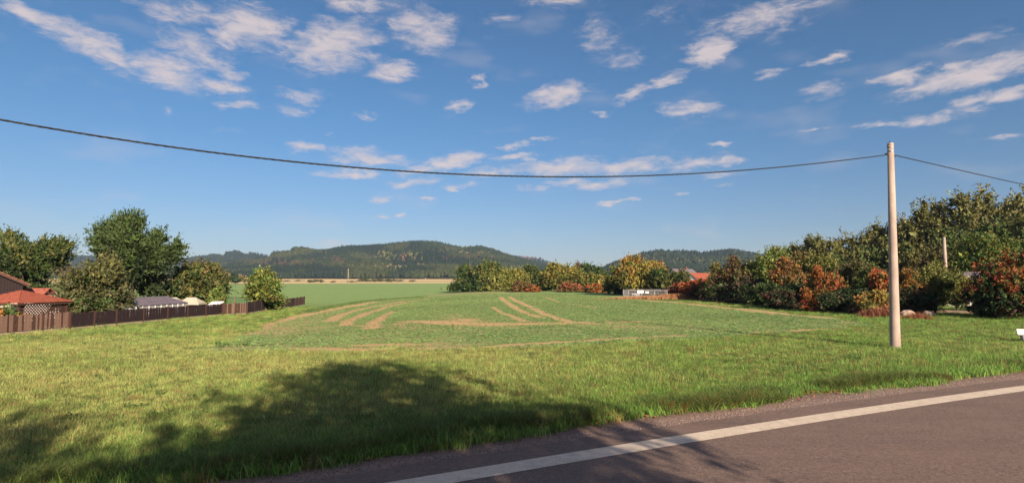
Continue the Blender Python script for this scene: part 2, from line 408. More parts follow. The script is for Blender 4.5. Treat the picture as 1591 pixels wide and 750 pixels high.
sfac = t.math('ADD', sfac, t.math('MULTIPLY_ADD', n1, .7, -.25))
cropmix = t.mix(t.rng(sfac, .0, 1.0), cropc, soilc)
cf = t.rng(t.math('ADD', A('cropm'), t.math('MULTIPLY_ADD', n3, .8, -.4)), .3, .7)
c = t.mix(cf, mead, cropmix)
farc = t.mix(t.rng(n1, .3, .7), (.21, .30, .11, 1), (.17, .26, .09, 1))
c = t.mix(A('far'), c, farc)
st1 = t.mix(t.rng(n1, .3, .7), (.68, .48, .27, 1), (.50, .32, .19, 1))
c = t.mix(A('stub'), c, st1)
grv = t.mix(t.rng(n4, .3, .7), (.26, .18, .15, 1), (.12, .09, .08, 1))
c = t.mix(A('gravel'), c, grv)
bmp = t.n('ShaderNodeBump', {'Strength': .6, 'Distance': .06, 'Height': t.math('ADD', n3, t.math('MULTIPLY', n4, .5))})
pr = t.n('ShaderNodeBsdfPrincipled', {'Base Color': c, 'Roughness': .95, 'Specular IOR Level': .1, 'Normal': bmp.outputs[0]})
M_ground = t.done(pr.outputs[0])

allf = np.concatenate([quads, centre])
fc_crop = np.zeros(len(allf), bool); fc_crop[:len(quads)] = crop[quads].mean(1) > .5
fc_stub = np.zeros(len(allf), bool); fc_stub[:len(quads)] = (Rr[quads].mean(1) > 540)
def subground(name, sel, label):
    f = allf[sel]; used, inv = np.unique(f, return_inverse=True); f = inv.reshape(f.shape)
    tri = name == 'meadow'
    me = bpy.data.meshes.new(name)
    if tri:   # the fan round the centre is triangles
        q = f[f[:, 2] != f[:, 3]]; tr = f[f[:, 2] == f[:, 3]][:, :3]
        loops = np.concatenate([q.ravel(), tr.ravel()]); tot = np.concatenate([np.full(len(q), 4), np.full(len(tr), 3)])
    else: loops = f.ravel(); tot = np.full(len(f), 4)
    me.vertices.add(len(used)); me.vertices.foreach_set('co', V[used].astype(np.float32).ravel())
    me.loops.add(len(loops)); me.loops.foreach_set('vertex_index', loops.astype(np.int32))
    me.polygons.add(len(tot)); me.polygons.foreach_set('loop_start', np.concatenate([[0], np.cumsum(tot)[:-1]]).astype(np.int32))
    me.polygons.foreach_set('loop_total', tot.astype(np.int32)); me.polygons.foreach_set('use_smooth', np.ones(len(tot), bool)); me.update(calc_edges=True)
    for nm, arr in (('cropm', cropm), ('soil', soil), ('far', far), ('stub', stub * (.55 + .45 * strip)), ('gravel', gravel), ('fresh', fresh), ('thatch_shade', 1 - sstep(25, 65, Rr))):
        a = me.attributes.new(nm, 'FLOAT', 'POINT'); a.data.foreach_set('value', np.append(arr, 0).astype(np.float32)[used])
    me.materials.append(M_ground)
    return tag(link(name, me), label, None, None, 'structure')
subground('meadow', ~fc_crop & ~fc_stub, 'rough yellow green meadow between the road and the crop')
subground('crop_field', fc_crop, 'green seedling crop with bare brown wheel tracks')
subground('far_fields', fc_stub, 'pale stubble fields at the foot of the wooded hills')

# ------------------------------------------------------------------ road
def road_pt(n, t):
    dt = abs(t - 9.3); cv = .0024 * dt * dt if dt < 40 else .0024 * 1600 + (dt - 40) * .192
    q = RN * (n - cv + .18) + RT * t; return q
def strip_mesh(name, n0, n1, z, mat_, kind, label, wob=0, t0=-160, t1=200, step=1.0, sub=1):
    ts = np.arange(t0, t1 + .1, step); vs = []
    for t_ in ts:
        for k in range(sub + 1):
            nn = n0 + (n1 - n0) * k / sub
            if wob and k == sub: nn += wob * (float(vnoise(t_ * 1.7, 3.3)) - .5) + wob * .7 * (float(vnoise(t_ * 6.1, 8.3)) - .5)
            q = road_pt(nn, t_); vs.append((q[0], q[1], z))
    s = sub + 1; fs = [(i * s + k, (i + 1) * s + k, (i + 1) * s + k + 1, i * s + k + 1) for i in range(len(ts) - 1) for k in range(sub)]
    me = fastmesh(name, np.array(vs), np.array(fs), mat=mat_); return tag(link(name, me), label, None, None, kind)
t = NT('asphalt'); geo = t.n('ShaderNodeNewGeometry'); P = geo.outputs['Position']
a1 = t.noise(P, 1.1, 4); a2 = t.noise(P, 90, 3, .7); a3 = t.n('ShaderNodeTexVoronoi', {'Vector': P, 'Scale': 75.0}).outputs['Distance']
a5 = t.noise(P, 24, 4, .75)
vc = t.n('ShaderNodeSeparateColor', {0: t.n('ShaderNodeTexVoronoi', {'Vector': P, 'Scale': 48.0}).outputs['Color']}).outputs[0]
vd = t.n('ShaderNodeSeparateColor', {0: t.n('ShaderNodeTexVoronoi', {'Vector': P, 'Scale': 27.0}).outputs['Color']}).outputs[0]
b = t.mix(t.rng(a2, .35, .65), (.20, .135, .108, 1), (.085, .060, .053, 1))
b = t.mix(t.rng(vc, .55, 1.0, 0, .55), b, (.30, .215, .18, 1))
b = t.mix(t.rng(vd, .55, 1.0, 0, .6), b, (.065, .045, .042, 1))
b = t.mix(t.rng(a5, .42, .62, 0, .5), b, (.09, .062, .056, 1))
b = t.mix(t.rng(a1, .3, .75, 0, .35), b, (.185, .125, .10, 1))
b = t.mix(t.rng(a3, .0, .25, .45, 0), b, (.30, .225, .19, 1))
rot = t.n('ShaderNodeMapping', {'Vector': P, 'Rotation': (0, 0, -math.atan2(.4384, .8988)), 'Scale': (.12, 1.3, 1)}).outputs[0]
b = t.mix(t.rng(t.noise(rot, 1.6, 4, .6), .45, .7, 0, .35), b, (.085, .062, .055, 1))
b = t.mix(t.rng(t.noise(rot, 7, 3, .6), .58, .72, 0, .25), b, (.23, .165, .135, 1))
b = t.mix(t.rng(t.noise(P, 11, 5, .75), .62, .72, 0, .5), b, (.07, .05, .045, 1))
bm = t.n('ShaderNodeBump', {'Strength': .5, 'Distance': .006, 'Height': a3})
M_asph = t.done(t.n('ShaderNodeBsdfPrincipled', {'Base Color': b, 'Roughness': .82, 'Specular IOR Level': .35, 'Normal': bm.outputs[0]}).outputs[0])
t = NT('road_paint'); P = t.n('ShaderNodeNewGeometry').outputs['Position']
a2 = t.noise(P, 70, 4, .75); a1 = t.noise(P, 5, 5, .7)
b = t.mix(t.rng(a1, .3, .7), (.60, .51, .41, 1), (.48, .40, .32, 1))
a6 = t.noise(P, 34, 4, .8)
wear = t.math('MULTIPLY', t.rng(t.math('MAXIMUM', a2, a6), .54, .66), t.rng(a1, .30, .60, .35, .9))
b = t.mix(wear, b, (.22, .17, .15, 1))
M_paint = t.done(t.n('ShaderNodeBsdfPrincipled', {'Base Color': b, 'Roughness': .7}).outputs[0])
t = NT('gravel_shoulder'); P = t.n('ShaderNodeNewGeometry').outputs['Position']
v1 = t.n('ShaderNodeTexVoronoi', {'Vector': P, 'Scale': 38.0}); a1 = t.noise(P, 3, 5, .65)
b = t.mix(t.n('ShaderNodeSeparateColor', {0: v1.outputs['Color']}).outputs[0], (.12, .085, .075, 1), (.30, .215, .18, 1))
b = t.mix(t.rng(a1, .35, .7, 0, .6), b, (.22, .14, .11, 1))
bm = t.n('ShaderNodeBump', {'Strength': .9, 'Distance': .02, 'Height': v1.outputs['Distance']})
M_gravel = t.done(t.n('ShaderNodeBsdfPrincipled', {'Base Color': b, 'Roughness': .95, 'Normal': bm.outputs[0]}).outputs[0])
strip_mesh('gravel_shoulder', 7.72, 9.05, -.012, M_gravel, 'structure', 'gravelly brown shoulder beside the asphalt road', wob=.5, step=.25)
strip_mesh('road', .35, 7.86, .0, M_asph, 'structure', 'grey brown asphalt country road', wob=.10, step=.25)
strip_mesh('road_edge_line', 6.9, 7.30, .004, M_paint, 'structure', 'worn white edge line painted on the asphalt')
strip_mesh('road_edge_line', .8, 1.05, .004, M_paint, 'structure', 'worn white edge line on the opposite side of the asphalt')

# ------------------------------------------------------------------ grass and crop (instanced on points)
def tuft_mesh(name, n, h, spread, wdt, lean, mat_, rg):
    vs, fs = [], []
    for i in range(n):
        a = rg.uniform(0, 2 * math.pi); r = spread * math.sqrt(rg.uniform(0, 1)); x, y = r * math.cos(a), r * math.sin(a)
        hh = h * rg.uniform(.55, 1.15); la = rg.uniform(0, 2 * math.pi); ln = lean * rg.uniform(.2, 1) * hh
        wa = rg.uniform(0, math.pi); wx, wy = math.cos(wa) * wdt / 2, math.sin(wa) * wdt / 2
        lx, ly = math.cos(la) * ln, math.sin(la) * ln; b = len(vs)
        vs += [(x - wx, y - wy, -.01), (x + wx, y + wy, -.01), (x + lx * .35 + wx * .8, y + ly * .35 + wy * .8, hh * .55), (x + lx * .35 - wx * .8, y + ly * .35 - wy * .8, hh * .55), (x + lx, y + ly, hh * .95)]
        fs += [(b, b + 1, b + 2, b + 3), (b + 3, b + 2, b + 4, b + 4)]
    me = bpy.data.meshes.new(name); me.from_pydata(vs, [], [f if f[2] != f[3] else f[:3] for f in fs]); me.materials.append(mat_); return me
def rosette_mesh(name, n, ln, wd, mat_, rg):
    vs, fs = [], []
    for i in range(n):
        a = 2 * math.pi * i / n + rg.uniform(-.4, .4); l = ln * rg.uniform(.6, 1.1); up = rg.uniform(.35, .9)
        d = (math.cos(a), math.sin(a)); q = (-d[1] * wd / 2, d[0] * wd / 2); b = len(vs)
        vs += [(0, 0, 0), (d[0] * l * .6 + q[0], d[1] * l * .6 + q[1], l * up * .75), (d[0] * l, d[1] * l, l * up * .8), (d[0] * l * .6 - q[0], d[1] * l * .6 - q[1], l * up * .75)]
        fs.append((b, b + 1, b + 2, b + 3))
    me = bpy.data.meshes.new(name); me.from_pydata(vs, [], fs); me.materials.append(mat_); return me
def scatter(name, label, pts, scale, tint, meshes, kindname='stuff'):
    """one object: points that carry scale, turn and tint, with small plants instanced on them"""
    me = bpy.data.meshes.new(name + '_points'); n = len(pts)
    me.vertices.add(n); me.vertices.foreach_set('co', np.asarray(pts, np.float32).ravel())
    a = me.attributes.new('size', 'FLOAT', 'POINT'); a.data.foreach_set('value', np.asarray(scale, np.float32))
    a = me.attributes.new('turn', 'FLOAT_VECTOR', 'POINT'); tv = np.zeros((n, 3), np.float32); tv[:, 2] = rng.uniform(0, 6.28, n); tv[:, 0] = rng.normal(0, .12, n); tv[:, 1] = rng.normal(0, .12, n)
    a.data.foreach_set('vector', tv.ravel())
    a = me.attributes.new('tint', 'FLOAT_COLOR', 'POINT'); c = np.ones((n, 4), np.float32); c[:, :3] = tint; a.data.foreach_set('color', c.ravel())
    a = me.attributes.new('pick', 'INT', 'POINT'); a.data.foreach_set('value', rng.integers(0, len(meshes), n).astype(np.int32))
    o = link(name, me); tag(o, label, 'grass' if 'grass' in name else 'plants', None, 'stuff')
    g = bpy.data.node_groups.new(name + '_nodes', 'GeometryNodeTree')
    g.interface.new_socket('Geometry', in_out='INPUT', socket_type='NodeSocketGeometry'); g.interface.new_socket('Geometry', in_out='OUTPUT', socket_type='NodeSocketGeometry')
    gi, go = g.nodes.new('NodeGroupInput'), g.nodes.new('NodeGroupOutput')
    j = g.nodes.new('GeometryNodeGeometryToInstance')
    srcs = []
    for m_ in meshes:
        so = bpy.data.objects.new(m_.name, m_); oi = g.nodes.new('GeometryNodeObjectInfo'); oi.inputs['Object'].default_value = so; srcs.append(oi)
    for oi in reversed(srcs): g.links.new(oi.outputs['Geometry'], j.inputs[0])
    ip = g.nodes.new('GeometryNodeInstanceOnPoints'); ip.inputs['Pick Instance'].default_value = True
    def nattr(nm, ty):
        q = g.nodes.new('GeometryNodeInputNamedAttribute'); q.data_type = ty; q.inputs[0].default_value = nm; return q.outputs[0]
    g.links.new(gi.outputs[0], ip.inputs['Points']); g.links.new(j.outputs[0], ip.inputs['Instance'])
    g.links.new(nattr('pick', 'INT'), ip.inputs['Instance Index'])
    g.links.new(nattr('turn', 'FLOAT_VECTOR'), ip.inputs['Rotation']); g.links.new(nattr('size', 'FLOAT'), ip.inputs['Scale'])
    g.links.new(ip.outputs[0], go.inputs[0])
    o.modifiers.new('scatter', 'NODES').node_group = g
    return o
rg = random.Random(3)
def polar_points(n, r0, r1, a=46):
    r = np.exp(rng.uniform(math.log(r0), math.log(r1), n)); az_ = np.radians(rng.uniform(-a, a, n)); return r * np.sin(az_), r * np.cos(az_)
def lerpc(a, b, f): f = np.asarray(f)[:, None]; return np.array(a) * (1 - f) + np.array(b) * f
# meadow grass
x, y = polar_points(120000, 6.5, 75)
nr, tr = road_n(x, y); cr, cm, so_, px_, py_ = field_attrs(x, y)
nr2 = nr + .7 * (fbm(x * .9, y * .9, 3) - .5)
keep = (nr2 > 8.55) & (cm < .5 + rng.normal(0, .15, len(x)))
x, y, nr = x[keep], y[keep], nr[keep]; r = np.hypot(x, y)
fr = np.clip(.24 + .55 * sstep(-8, 8, x) * (1 - sstep(26, 60, y)) + .5 * (1 - sstep(8.6, 12, nr)) + .45 * sstep(28, 42, y) + .9 * (fbm(x * .35, y * .35, 4) - .5) + rng.normal(0, .22, len(x)), 0, 1)
tint = lerpc((.37, .385, .135), (.165, .30, .06), fr) * rng.uniform(.38, 1.5, len(x))[:, None]
k = rng.uniform(0, 1, len(x)) < .10; tint[k] = np.array((.36, .22, .10)) * rng.uniform(.6, 1.1, (k.sum(), 1))
k = rng.uniform(0, 1, len(x)) < .10; tint[k] = np.array((.07, .11, .04))
size = (.55 + .9 * fbm(x * .25 + 5, y * .25, 3)) * (1 + .012 * r) * rng.uniform(.7, 1.25, len(x)) * (1 + .5 * (1 - sstep(8.7, 10, nr)))
scatter('meadow_grass', 'short yellow green grass growing over the whole meadow', np.stack([x, y, H(x, y)], 1), size, tint,
        [tuft_mesh('grass_tuft', 26, .085, .15, .006, 1.0, M_blade, rg) for _ in range(4)] + [tuft_mesh('grass_stalks', 6, .15, .12, .004, .35, M_blade, rg)])
# coarse grass at the edge of the shoulder
nb = 9000
tt = rng.uniform(-14, 34, nb); nn = 8.65 + np.abs(rng.normal(0, .35, nb)) + .5 * (vnoise(tt * .8, 2.2 + 0 * tt) - .5)
cv = .0024 * (tt - 9.3) ** 2 - .18; q = RN[None] * (nn - cv)[:, None] + RT[None] * tt[:, None]
clump = fbm(q[:, 0] * .9, q[:, 1] * .9, 2); k = clump > .42; q = q[k]; nn = nn[k]; clump = clump[k]
tint = lerpc((.075, .125, .03), (.14, .16, .045), rng.uniform(0, 1, len(q))) ; red = rng.uniform(0, 1, len(q)) < .12 * (nn < 8.8)
tint[red] = (.24, .09, .045)
scatter('roadside_grass', 'long coarse green grass hanging over the gravel shoulder', np.stack([q[:, 0], q[:, 1], np.zeros(len(q)) - .01], 1), rng.uniform(.5, 1.1, len(q)) * (.4 + 1.2 * clump), tint,
        [tuft_mesh('coarse_tuft', 26, .22, .12, .008, 1.6, M_blade, rg) for _ in range(4)])
# crop seedlings
x, y = polar_points(330000, 19, 120)
cr, cm, so_, px_, py_ = field_attrs(x, y)
pr_ = np.clip(1.02 - so_ * 1.35 - .7 * (fbm(x * .7, y * .7, 4)), .03, 1); keep = (cm > .5) & (rng.uniform(0, 1, len(x)) < pr_)
x, y = x[keep], y[keep]; r = np.hypot(x, y)
fr = rng.uniform(0, 1, len(x)) * .6 + .6 * fbm(x * .12, y * .12, 3)
tint = lerpc((.10, .23, .08), (.33, .47, .18), fr) * rng.uniform(.55, 1.25, len(x))[:, None]
scatter('crop_seedlings', 'young leafy green crop plants covering the field', np.stack([x, y, H(x, y)], 1), rng.uniform(.5, 1.25, len(x)) * (.45 + .0062 * r), tint,
        [rosette_mesh('seedling', 8, .10, .042, M_blade, rg) for _ in range(3)])
# loose chippings on the shoulder
nb = 5000; tt = rng.uniform(-6, 22, nb); nn = rng.uniform(7.8, 8.7, nb); cv = .0024 * (tt - 9.3) ** 2 - .18; q = RN[None] * (nn - cv)[:, None] + RT[None] * tt[:, None]
base = np.array([(1, 0, 0), (-1, 0, 0), (0, 1, 0), (0, -1, 0), (0, 0, 1), (0, 0, -.6)]) * .5
tri = np.array([(0, 2, 4), (2, 1, 4), (1, 3, 4), (3, 0, 4), (2, 0, 5), (1, 2, 5), (3, 1, 5), (0, 3, 5)])
s = rng.uniform(.008, .032, nb); jit = 1 + rng.uniform(-.35, .35, (nb, 6, 3))
Vp = base[None] * jit * s[:, None, None] * np.array([1.2, 1, .7]) + np.concatenate([q, np.full((nb, 1), -.006)], 1)[:, None]
Fp = (tri[None] + 6 * np.arange(nb)[:, None, None]).reshape(-1, 3)
colp = np.repeat(lerpc((.15, .11, .1), (.42, .31, .26), rng.uniform(0, 1, nb) ** 2), 6, 0)
tag(link('gravel_chippings', fastmesh('gravel_chippings', Vp.reshape(-1, 3), Fp, colp, attrmat('chipping', 0, .9))), 'loose stone chippings along the edge of the asphalt', 'gravel', None, 'stuff')

nb = 2600; tt = rng.uniform(-8, 26, nb); nn = 8.72 + rng.normal(0, .16, nb) + .35 * (vnoise(tt * 1.7, 3.3 + 0 * tt) - .5); cv = .0024 * (tt - 9.3) ** 2 - .18; q = RN[None] * (nn - cv)[:, None] + RT[None] * tt[:, None]
s = rng.uniform(.02, .055, nb); a_ = rng.uniform(0, 6.28, nb); ux = np.stack([np.cos(a_), np.sin(a_), rng.normal(0, .3, nb)], 1) * s[:, None]; vx = np.stack([-np.sin(a_), np.cos(a_), rng.normal(0, .3, nb)], 1) * s[:, None] * .5
cq = np.concatenate([q, rng.uniform(.0, .04, (nb, 1))], 1); Vl = np.stack([cq - ux, cq + vx, cq + ux, cq - vx], 1).reshape(-1, 3)
colp = np.repeat(lerpc((.13, .05, .03), (.40, .16, .07), rng.uniform(0, 1, nb)), 4, 0)
tag(link('leaf_litter', fastmesh('leaf_litter', Vl, np.arange(4 * nb).reshape(-1, 4), colp, attrmat('dead_leaf', .1, .8))), 'rusty brown leaf litter where the grass meets the gravel', 'leaves', None, 'stuff')

# ------------------------------------------------------------------ trees and bushes
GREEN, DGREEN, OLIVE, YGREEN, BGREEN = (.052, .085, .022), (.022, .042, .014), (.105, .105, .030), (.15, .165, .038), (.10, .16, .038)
YEL, ORANGE, RED, RUST, MAROON, BROWN, STRAW = (.22, .175, .04), (.30, .13, .035), (.30, .062, .03), (.15, .08, .036), (.06, .028, .022), (.085, .066, .032), (.45, .28, .14)
def leaf_quads(Cn, Dr, ln, wd, rg_):
    n = len(Cn); Dr = Dr / (np.linalg.norm(Dr, axis=1, keepdims=True) + 1e-9)
    t_ = rg_.normal(0, 1, (n, 3)); S = np.cross(Dr, t_); S /= (np.linalg.norm(S, axis=1, keepdims=True) + 1e-9)
    Nn = np.cross(Dr, S); l = ln[:, None]; w_ = wd[:, None]
    V4 = np.stack([Cn - Dr * l * .5, Cn + S * w_ * .5 + Nn * w_ * .15, Cn + Dr * l * .5 - Nn * w_ * .2, Cn - S * w_ * .5 + Nn * w_ * .15], 1)
    return V4.reshape(-1, 3), np.arange(4 * n).reshape(n, 4)
def make_tree(name, label, cat, x, y, h, r, pal, seed, n=5000, leaf=.2, aspect=.6, cb=.12, lobes=16, spiky=0, group=None, top=None, trunk_r=None, lump=1.0, ry=None, core=.62):
    """pal: leaf colours, top: colours that only the upper lobes carry"""
    rg_ = np.random.default_rng(seed); z0 = float(H(x, y)); ry = ry or r
    root = empty(name, (x, y, z0)); tag(root, label, cat, group)
    zc0, zc1 = h * cb, h; zc, rz = (zc0 + zc1) / 2, (zc1 - zc0) / 2
    # lobes through the crown's volume
    dirs = rg_.normal(0, 1, (lobes, 3)); dirs /= np.linalg.norm(dirs, axis=1, keepdims=True)
    rad = rg_.uniform(.3, 1.0, lobes) ** .6
    lr = rg_.uniform(.26, .42, lobes) * lump; E = np.array([r, ry, rz])
    Lc = dirs * (rad * (1 - lr * .75))[:, None] * E + np.array([0, 0, zc]); Lr = lr[:, None] * E * rg_.uniform(.8, 1.2, (lobes, 3))
    Lc = np.concatenate([Lc, [[0, 0, zc]]]); Lr = np.concatenate([Lr, [E * core]])
    wts = (Lr[:, 0] * Lr[:, 1] + Lr[:, 1] * Lr[:, 2]); wts /= wts.sum()
    per = 9; ns = n // per; li = rg_.choice(len(Lc), ns, p=wts)
    sd = rg_.normal(0, 1, (ns, 3)); sd /= np.linalg.norm(sd, axis=1, keepdims=True)
    rr_ = rg_.uniform(.35, 1.0, ns) ** .45
    bump_ = 1 + .14 * np.sin(sd[:, 0] * 5 + li) * np.sin(sd[:, 2] * 6 + li * 1.7)
    Sc = Lc[li] + sd * Lr[li] * (rr_ * bump_)[:, None]
    if cb < .2: Sc[:, 2] = np.where(Sc[:, 2] < .15, rg_.uniform(.1, .5, ns), Sc[:, 2])
    out_ = Sc - np.array([0, 0, zc * .8]); out_ /= (np.linalg.norm(out_, axis=1, keepdims=True) + 1e-9)
    Sd = out_ * (.9 + spiky) + rg_.normal(0, .6, (ns, 3)) + np.array([0, 0, .35])
    Sd /= np.linalg.norm(Sd, axis=1, keepdims=True)
    sl = leaf * (2.0 + 1.6 * spiky) * rg_.uniform(.6, 1.3, ns)
    tpos = rg_.uniform(-.5, 1, (ns, per))
    Cn = Sc[:, None] + Sd[:, None] * (tpos * sl[:, None])[..., None] + rg_.normal(0, 1, (ns, per, 3)) * leaf * (.55 - .25 * min(spiky, 1))
    Dn = Sd[:, None] * (.5 + spiky) + rg_.normal(0, .7, (ns, per, 3))
    Cn = Cn.reshape(-1, 3); Dn = Dn.reshape(-1, 3)
    inner = np.repeat(rg_.uniform(0, 1, ns) < (.30 if core > .4 else 0), per)  # oversized hidden leaves added inside the crown to block light and darken it
    ctr = np.repeat(Lc[li], per, 0); Cn = np.where(inner[:, None], ctr + (Cn - ctr) * .62, Cn)
    ll = leaf * rg_.uniform(.7, 1.35, len(Cn)) * np.where(inner, 2.4, 1); V_, F_ = leaf_quads(Cn, Dn, ll, ll * aspect, rg_)
    pal = np.array(pal); lobec = pal[rg_.integers(0, len(pal), len(Lc))]
    colr = lobec[li]
    mixr = rg_.uniform(0, 1, ns) < .55; colr[mixr] = pal[rg_.integers(0, len(pal), mixr.sum())]
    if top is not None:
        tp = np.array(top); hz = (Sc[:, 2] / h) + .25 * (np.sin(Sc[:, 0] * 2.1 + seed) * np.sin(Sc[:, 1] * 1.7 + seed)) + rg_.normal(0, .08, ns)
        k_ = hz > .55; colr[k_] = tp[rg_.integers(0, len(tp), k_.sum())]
    colr = colr * rg_.uniform(.72, 1.3, (ns, 1)); colr = np.repeat(colr, per, 0) * rg_.uniform(.8, 1.2, (ns * per, 1))
    V_[:, 0] *= r / np.percentile(np.abs(V_[:, 0]), 99.3); V_[:, 1] *= ry / np.percentile(np.abs(V_[:, 1]), 99)
    zl, zh = np.percentile(V_[:, 2], [1.0, 99.4]); V_[:, 2] = (V_[:, 2] - zl) / (zh - zl) * (h - zc0) + zc0
    if cb < .12:
        tt_ = np.clip((zc - V_[:, 2]) / rz, 0, 1); V_[:, :2] *= (1 + .38 * sstep(.15, .9, tt_))[:, None]
    V_[:, 2] = np.maximum(V_[:, 2], .02)
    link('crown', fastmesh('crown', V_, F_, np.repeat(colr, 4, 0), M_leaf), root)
    # trunk with limbs reaching into the lobes
    m_ = MB(); tr_ = trunk_r or max(.05, h * .022); fork = max(h * cb * 1.1, h * .18)
    wob = lambda s_: Vector((rg_.normal(0, s_), rg_.normal(0, s_), 0))
    p1 = Vector((0, 0, fork * .5)) + wob(tr_ * .5); p2 = Vector((0, 0, fork)) + wob(tr_ * .7); p3 = Vector((0, 0, h * .62)) + wob(tr_ * 1.5); p4 = Vector((0, 0, h * .86)) + wob(tr_ * 2)
    m_.tube([(0, 0, -.1), p1, p2, p3, p4], [tr_ * 1.35, tr_, tr_ * .85, tr_ * .45, tr_ * .12], 8)
    for q in range(min(len(Lc) - 1, 10)):
        a = p2.lerp(p3, rg_.uniform(0, .8)) if q > 2 else p2; b_ = Vector(Lc[q])
        mid = a.lerp(b_, .5) + Vector((0, 0, -.08 * r)) + wob(.05 * r)
        m_.tube([a, mid, b_, b_ + (b_ - mid) * .4], [tr_ * .5, tr_ * .34, tr_ * .16, tr_ * .05], 6)
    m_.build('trunk', M_bark, root, smooth=True)
    return root
def plant(name, label, cat, px, top_y, wpx, d, pal, seed, n=None, leaf=None, **k):
    x = xat(px, d); z0 = float(H(x, d)); h = zat(top_y, d) - z0; r = wpx / F * d / 2
    k_in = {} if 'ry' in k else {'ry': min(r, 3.2) if r > 3.2 else r}
    return make_tree(name, label, cat, x, d, h, r, pal, seed, n or 3600, leaf or max(.10, d * .0032), group=k.pop('group', None), **k_in, **k)

HG = 'trees and bushes of the hedgerow beyond the crop'
